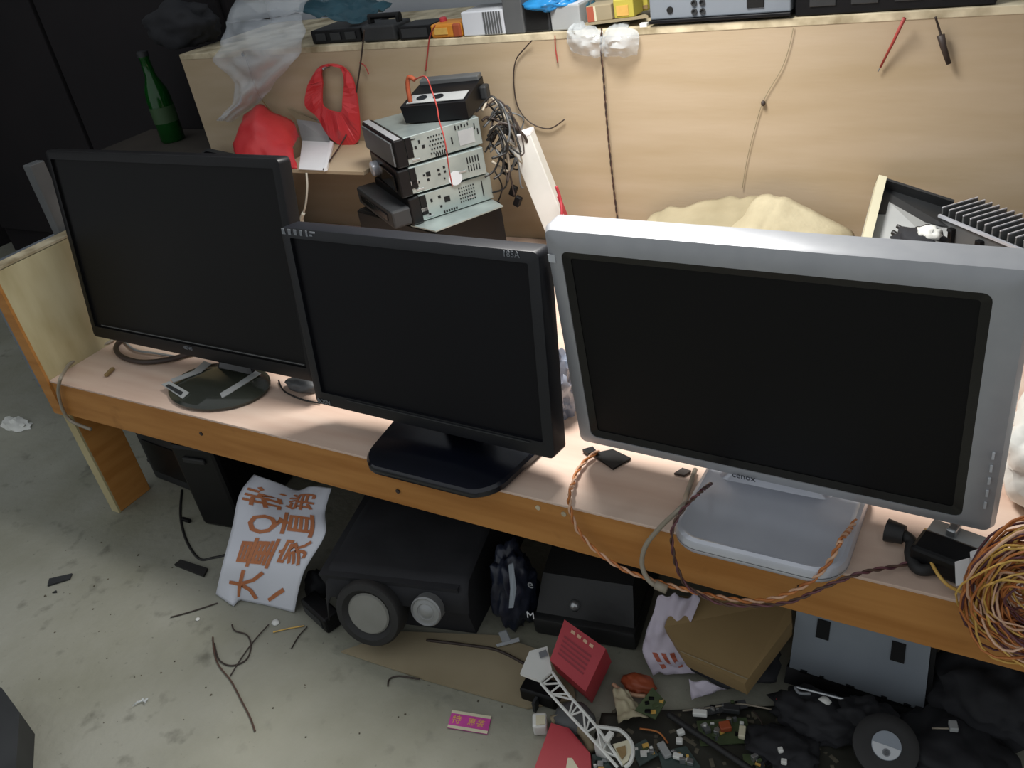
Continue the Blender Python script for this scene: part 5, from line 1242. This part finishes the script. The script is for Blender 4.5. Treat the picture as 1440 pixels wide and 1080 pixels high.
# boards, scraps and connectors
def pcb(name, label, corners, m, h, n, seed):
    t = thing(name, label, 'circuit board', (Vector(corners[0]) + Vector(corners[2])) / 2)
    MB().prism(corners, (0, 0, 0.0018)).build('board', m, t)
    r_ = random.Random(seed)
    c4 = [Vector(c_) for c_ in corners]
    for k in range(n):
        u, v = r_.uniform(.12, .88), r_.uniform(.12, .88)
        p = c4[0].lerp(c4[1], u).lerp(c4[3].lerp(c4[2], u), v)
        s = r_.uniform(0.003, 0.008); hh = r_.uniform(0.002, h)
        MB().box(p + Vector((0, 0, 0.0019 + hh / 2)), (s, s * r_.uniform(.5, 1), hh), Matrix.Rotation(r_.uniform(0, 1), 3, 'Z'), bevel=0.0004).build('component', r_.choice(['black_plastic', 'mid_grey', 'white_plastic', 'pcb_green', 'steel', 'yellow_wire']), t)
    return t
pcb('circuit_board', 'yellow green circuit board standing tilted right of the beige film', [(-0.352, -0.061, 0.030), (-0.343, -0.023, 0.034), (-0.324, -0.027, 0.020), (-0.328, -0.054, 0.016)], 'pcb_green', 0.003, 7, 1)
pcb('circuit_board', 'blue grey circuit board right of the lattice cup', [(-0.343, -0.102, 0.012), (-0.329, -0.085, 0.014), (-0.307, -0.098, 0.012), (-0.323, -0.120, 0.010)], 'pcb_teal', 0.006, 9, 2)
pcb('circuit_board', 'teal circuit board at the bottom edge left of the lattice cup', [(-0.384, -0.129, 0.010), (-0.371, -0.124, 0.010), (-0.352, -0.137, 0.010), (-0.370, -0.153, 0.010)], 'pcb_teal', 0.006, 7, 3)
pcb('circuit_board', 'dusty olive circuit board with white parts in the middle of the clutter', [(-0.282, -0.030, 0.006), (-0.226, -0.002, 0.008), (-0.209, -0.032, 0.006), (-0.266, -0.061, 0.005)], 'pcb_green', 0.010, 16, 4)
pcb('circuit_board', 'green circuit board at the bottom edge of the clutter heap', [(-0.215, -0.053, 0.006), (-0.172, -0.032, 0.006), (-0.161, -0.058, 0.005), (-0.204, -0.079, 0.005)], 'pcb_green', 0.010, 10, 5)
pcb('circuit_board', 'dark teal circuit board near the bottom edge left of the olive one', [(-0.310, -0.092, 0.006), (-0.282, -0.069, 0.006), (-0.256, -0.089, 0.005), (-0.290, -0.120, 0.005)], 'pcb_teal', 0.010, 10, 6)
pcb('circuit_board', 'dark board with white connector under the paper at the cardboard box foot', [(-0.290, -0.018, 0.012), (-0.234, 0.019, 0.014), (-0.228, 0.012, 0.010), (-0.285, -0.027, 0.008)], 'dark_grey', 0.006, 9, 7)
def film2(u, v):
    p = Vector((-0.395, -0.037, 0.020)).lerp(Vector((-0.373, -0.034, 0.022)), u).lerp(Vector((-0.369, -0.078, 0.016)).lerp(Vector((-0.338, -0.054, 0.014)), u), v)
    return p + Vector((0, 0, 0.012 * mnoise.noise(Vector((u * 4, v * 5, 3))) + 0.008 * math.sin(PI * u)))
tag(MB().sheet(film2, 12, 14, 0.001).build('beige_film', 'sack_cloth', smooth='all'), 'crumpled beige film right of the white lattice', 'film')
ot = thing('orange_part', 'orange plastic part with a pale curved edge right of the red box', 'part', (-0.377, -0.004, 0.000))
MB().blob((-0.369, -0.010, 0.014), (0.022, 0.014, 0.012), 0.2, 2, 5, 4, 0.001).build('body', 'orange_red', ot, smooth='all')
MB().tube(bez([(-0.400, -0.027, 0.020), (-0.384, -0.030, 0.016), (-0.367, -0.028, 0.014), (-0.354, -0.024, 0.014)], 6), 0.0028, 6).build('edge', 'pale_wire', ot, smooth='all')
wire('black_lead', [(-0.316, -0.040, 0.016), (-0.288, -0.050, 0.018), (-0.252, -0.060, 0.018), (-0.218, -0.070, 0.018), (-0.190, -0.078, 0.018)], 0.0042, 'rubber', 'black rubber lead running diagonally across the circuit boards', 'cable')
for k, (p, s, r_, m_, l) in enumerate((((-0.278, -0.027, 0.022), (0.018, 0.008, 0.007), 0.3, 'white_plastic', 'white connector block at the foot of the torn paper'),
        ((-0.292, -0.059, 0.016), (0.009, 0.007, 0.007), 0.8, 'white_plastic', 'upper of two white cubes beside the black rubber lead'),
        ((-0.290, -0.070, 0.014), (0.008, 0.007, 0.007), 0.3, 'white_plastic', 'lower of two white cubes beside the black rubber lead'),
        ((-0.284, -0.091, 0.014), (0.012, 0.007, 0.006), 0.1, 'white_plastic', 'white slab near the bottom edge left of the black lead'),
        ((-0.222, -0.032, 0.020), (0.008, 0.016, 0.007), 0.2, 'cream_print', 'cream connector standing right of the olive circuit board'),
        ((-0.245, -0.028, 0.014), (0.014, 0.012, 0.008), 0.6, 'orange_red', 'rusty brown part on the olive circuit board'),
        ((-0.172, -0.042, 0.026), (0.006, 0.006, 0.006), 0.6, 'white_plastic', 'small white nut upper right of the green circuit board'),
        ((-0.165, -0.053, 0.022), (0.007, 0.006, 0.006), 0.2, 'white_plastic', 'white nut lower right of the green circuit board'),
        ((-0.244, -0.004, 0.020), (0.020, 0.010, 0.008), 0.25, 'dark_grey', 'dark connector beside the white connector block'),
        ((-0.303, -0.088, 0.012), (0.022, 0.010, 0.006), -0.7, 'light_grey', 'grey bent bracket right of the blue grey circuit board'))):
    tag(MB().box(p, s, Matrix.Rotation(r_, 3, 'Z'), bevel=0.0012).build('loose_part', m_), l, 'part')
g_ = MB(); rr = random.Random(9)
for k in range(260):
    u, v = rr.random(), rr.random()
    p = Vector((-0.400, -0.057, 0.000)).lerp(Vector((-0.125, 0.059, 0.000)), u).lerp(Vector((-0.337, -0.132, 0.000)).lerp(Vector((-0.106, -0.030, 0.000)), u), v)
    s = rr.uniform(0.0015, 0.005)
    g_.box(p + Vector((0, 0, s * 0.4)), (s * rr.uniform(1, 2.5), s, s * 0.8), Matrix.Rotation(rr.uniform(0, 3), 3, 'Z'))
o = g_.build('debris', 'grit'); o['kind'] = 'stuff'; o['label'] = 'fine dark electronic debris between the circuit boards on the floor'; o['category'] = 'debris'
for k, L in enumerate(([(-0.303, -0.024, 0.010), (-0.270, -0.008, 0.014), (-0.239, 0.011, 0.014), (-0.200, 0.020, 0.012)], [(-0.220, 0.009, 0.012), (-0.203, -0.010, 0.016), (-0.204, -0.036, 0.014), (-0.189, -0.050, 0.012)], [(-0.344, -0.069, 0.008), (-0.320, -0.066, 0.010), (-0.303, -0.076, 0.010)])):
    wire('floor_wire', L, 0.0012, ('grey_cable', 'dark_wire', 'copper_wire')[k], ('grey wire along the foot of the brown cardboard box', 'dark wire right of the olive circuit board', 'copper wire between the blue grey board and the white cubes')[k], 'wire')
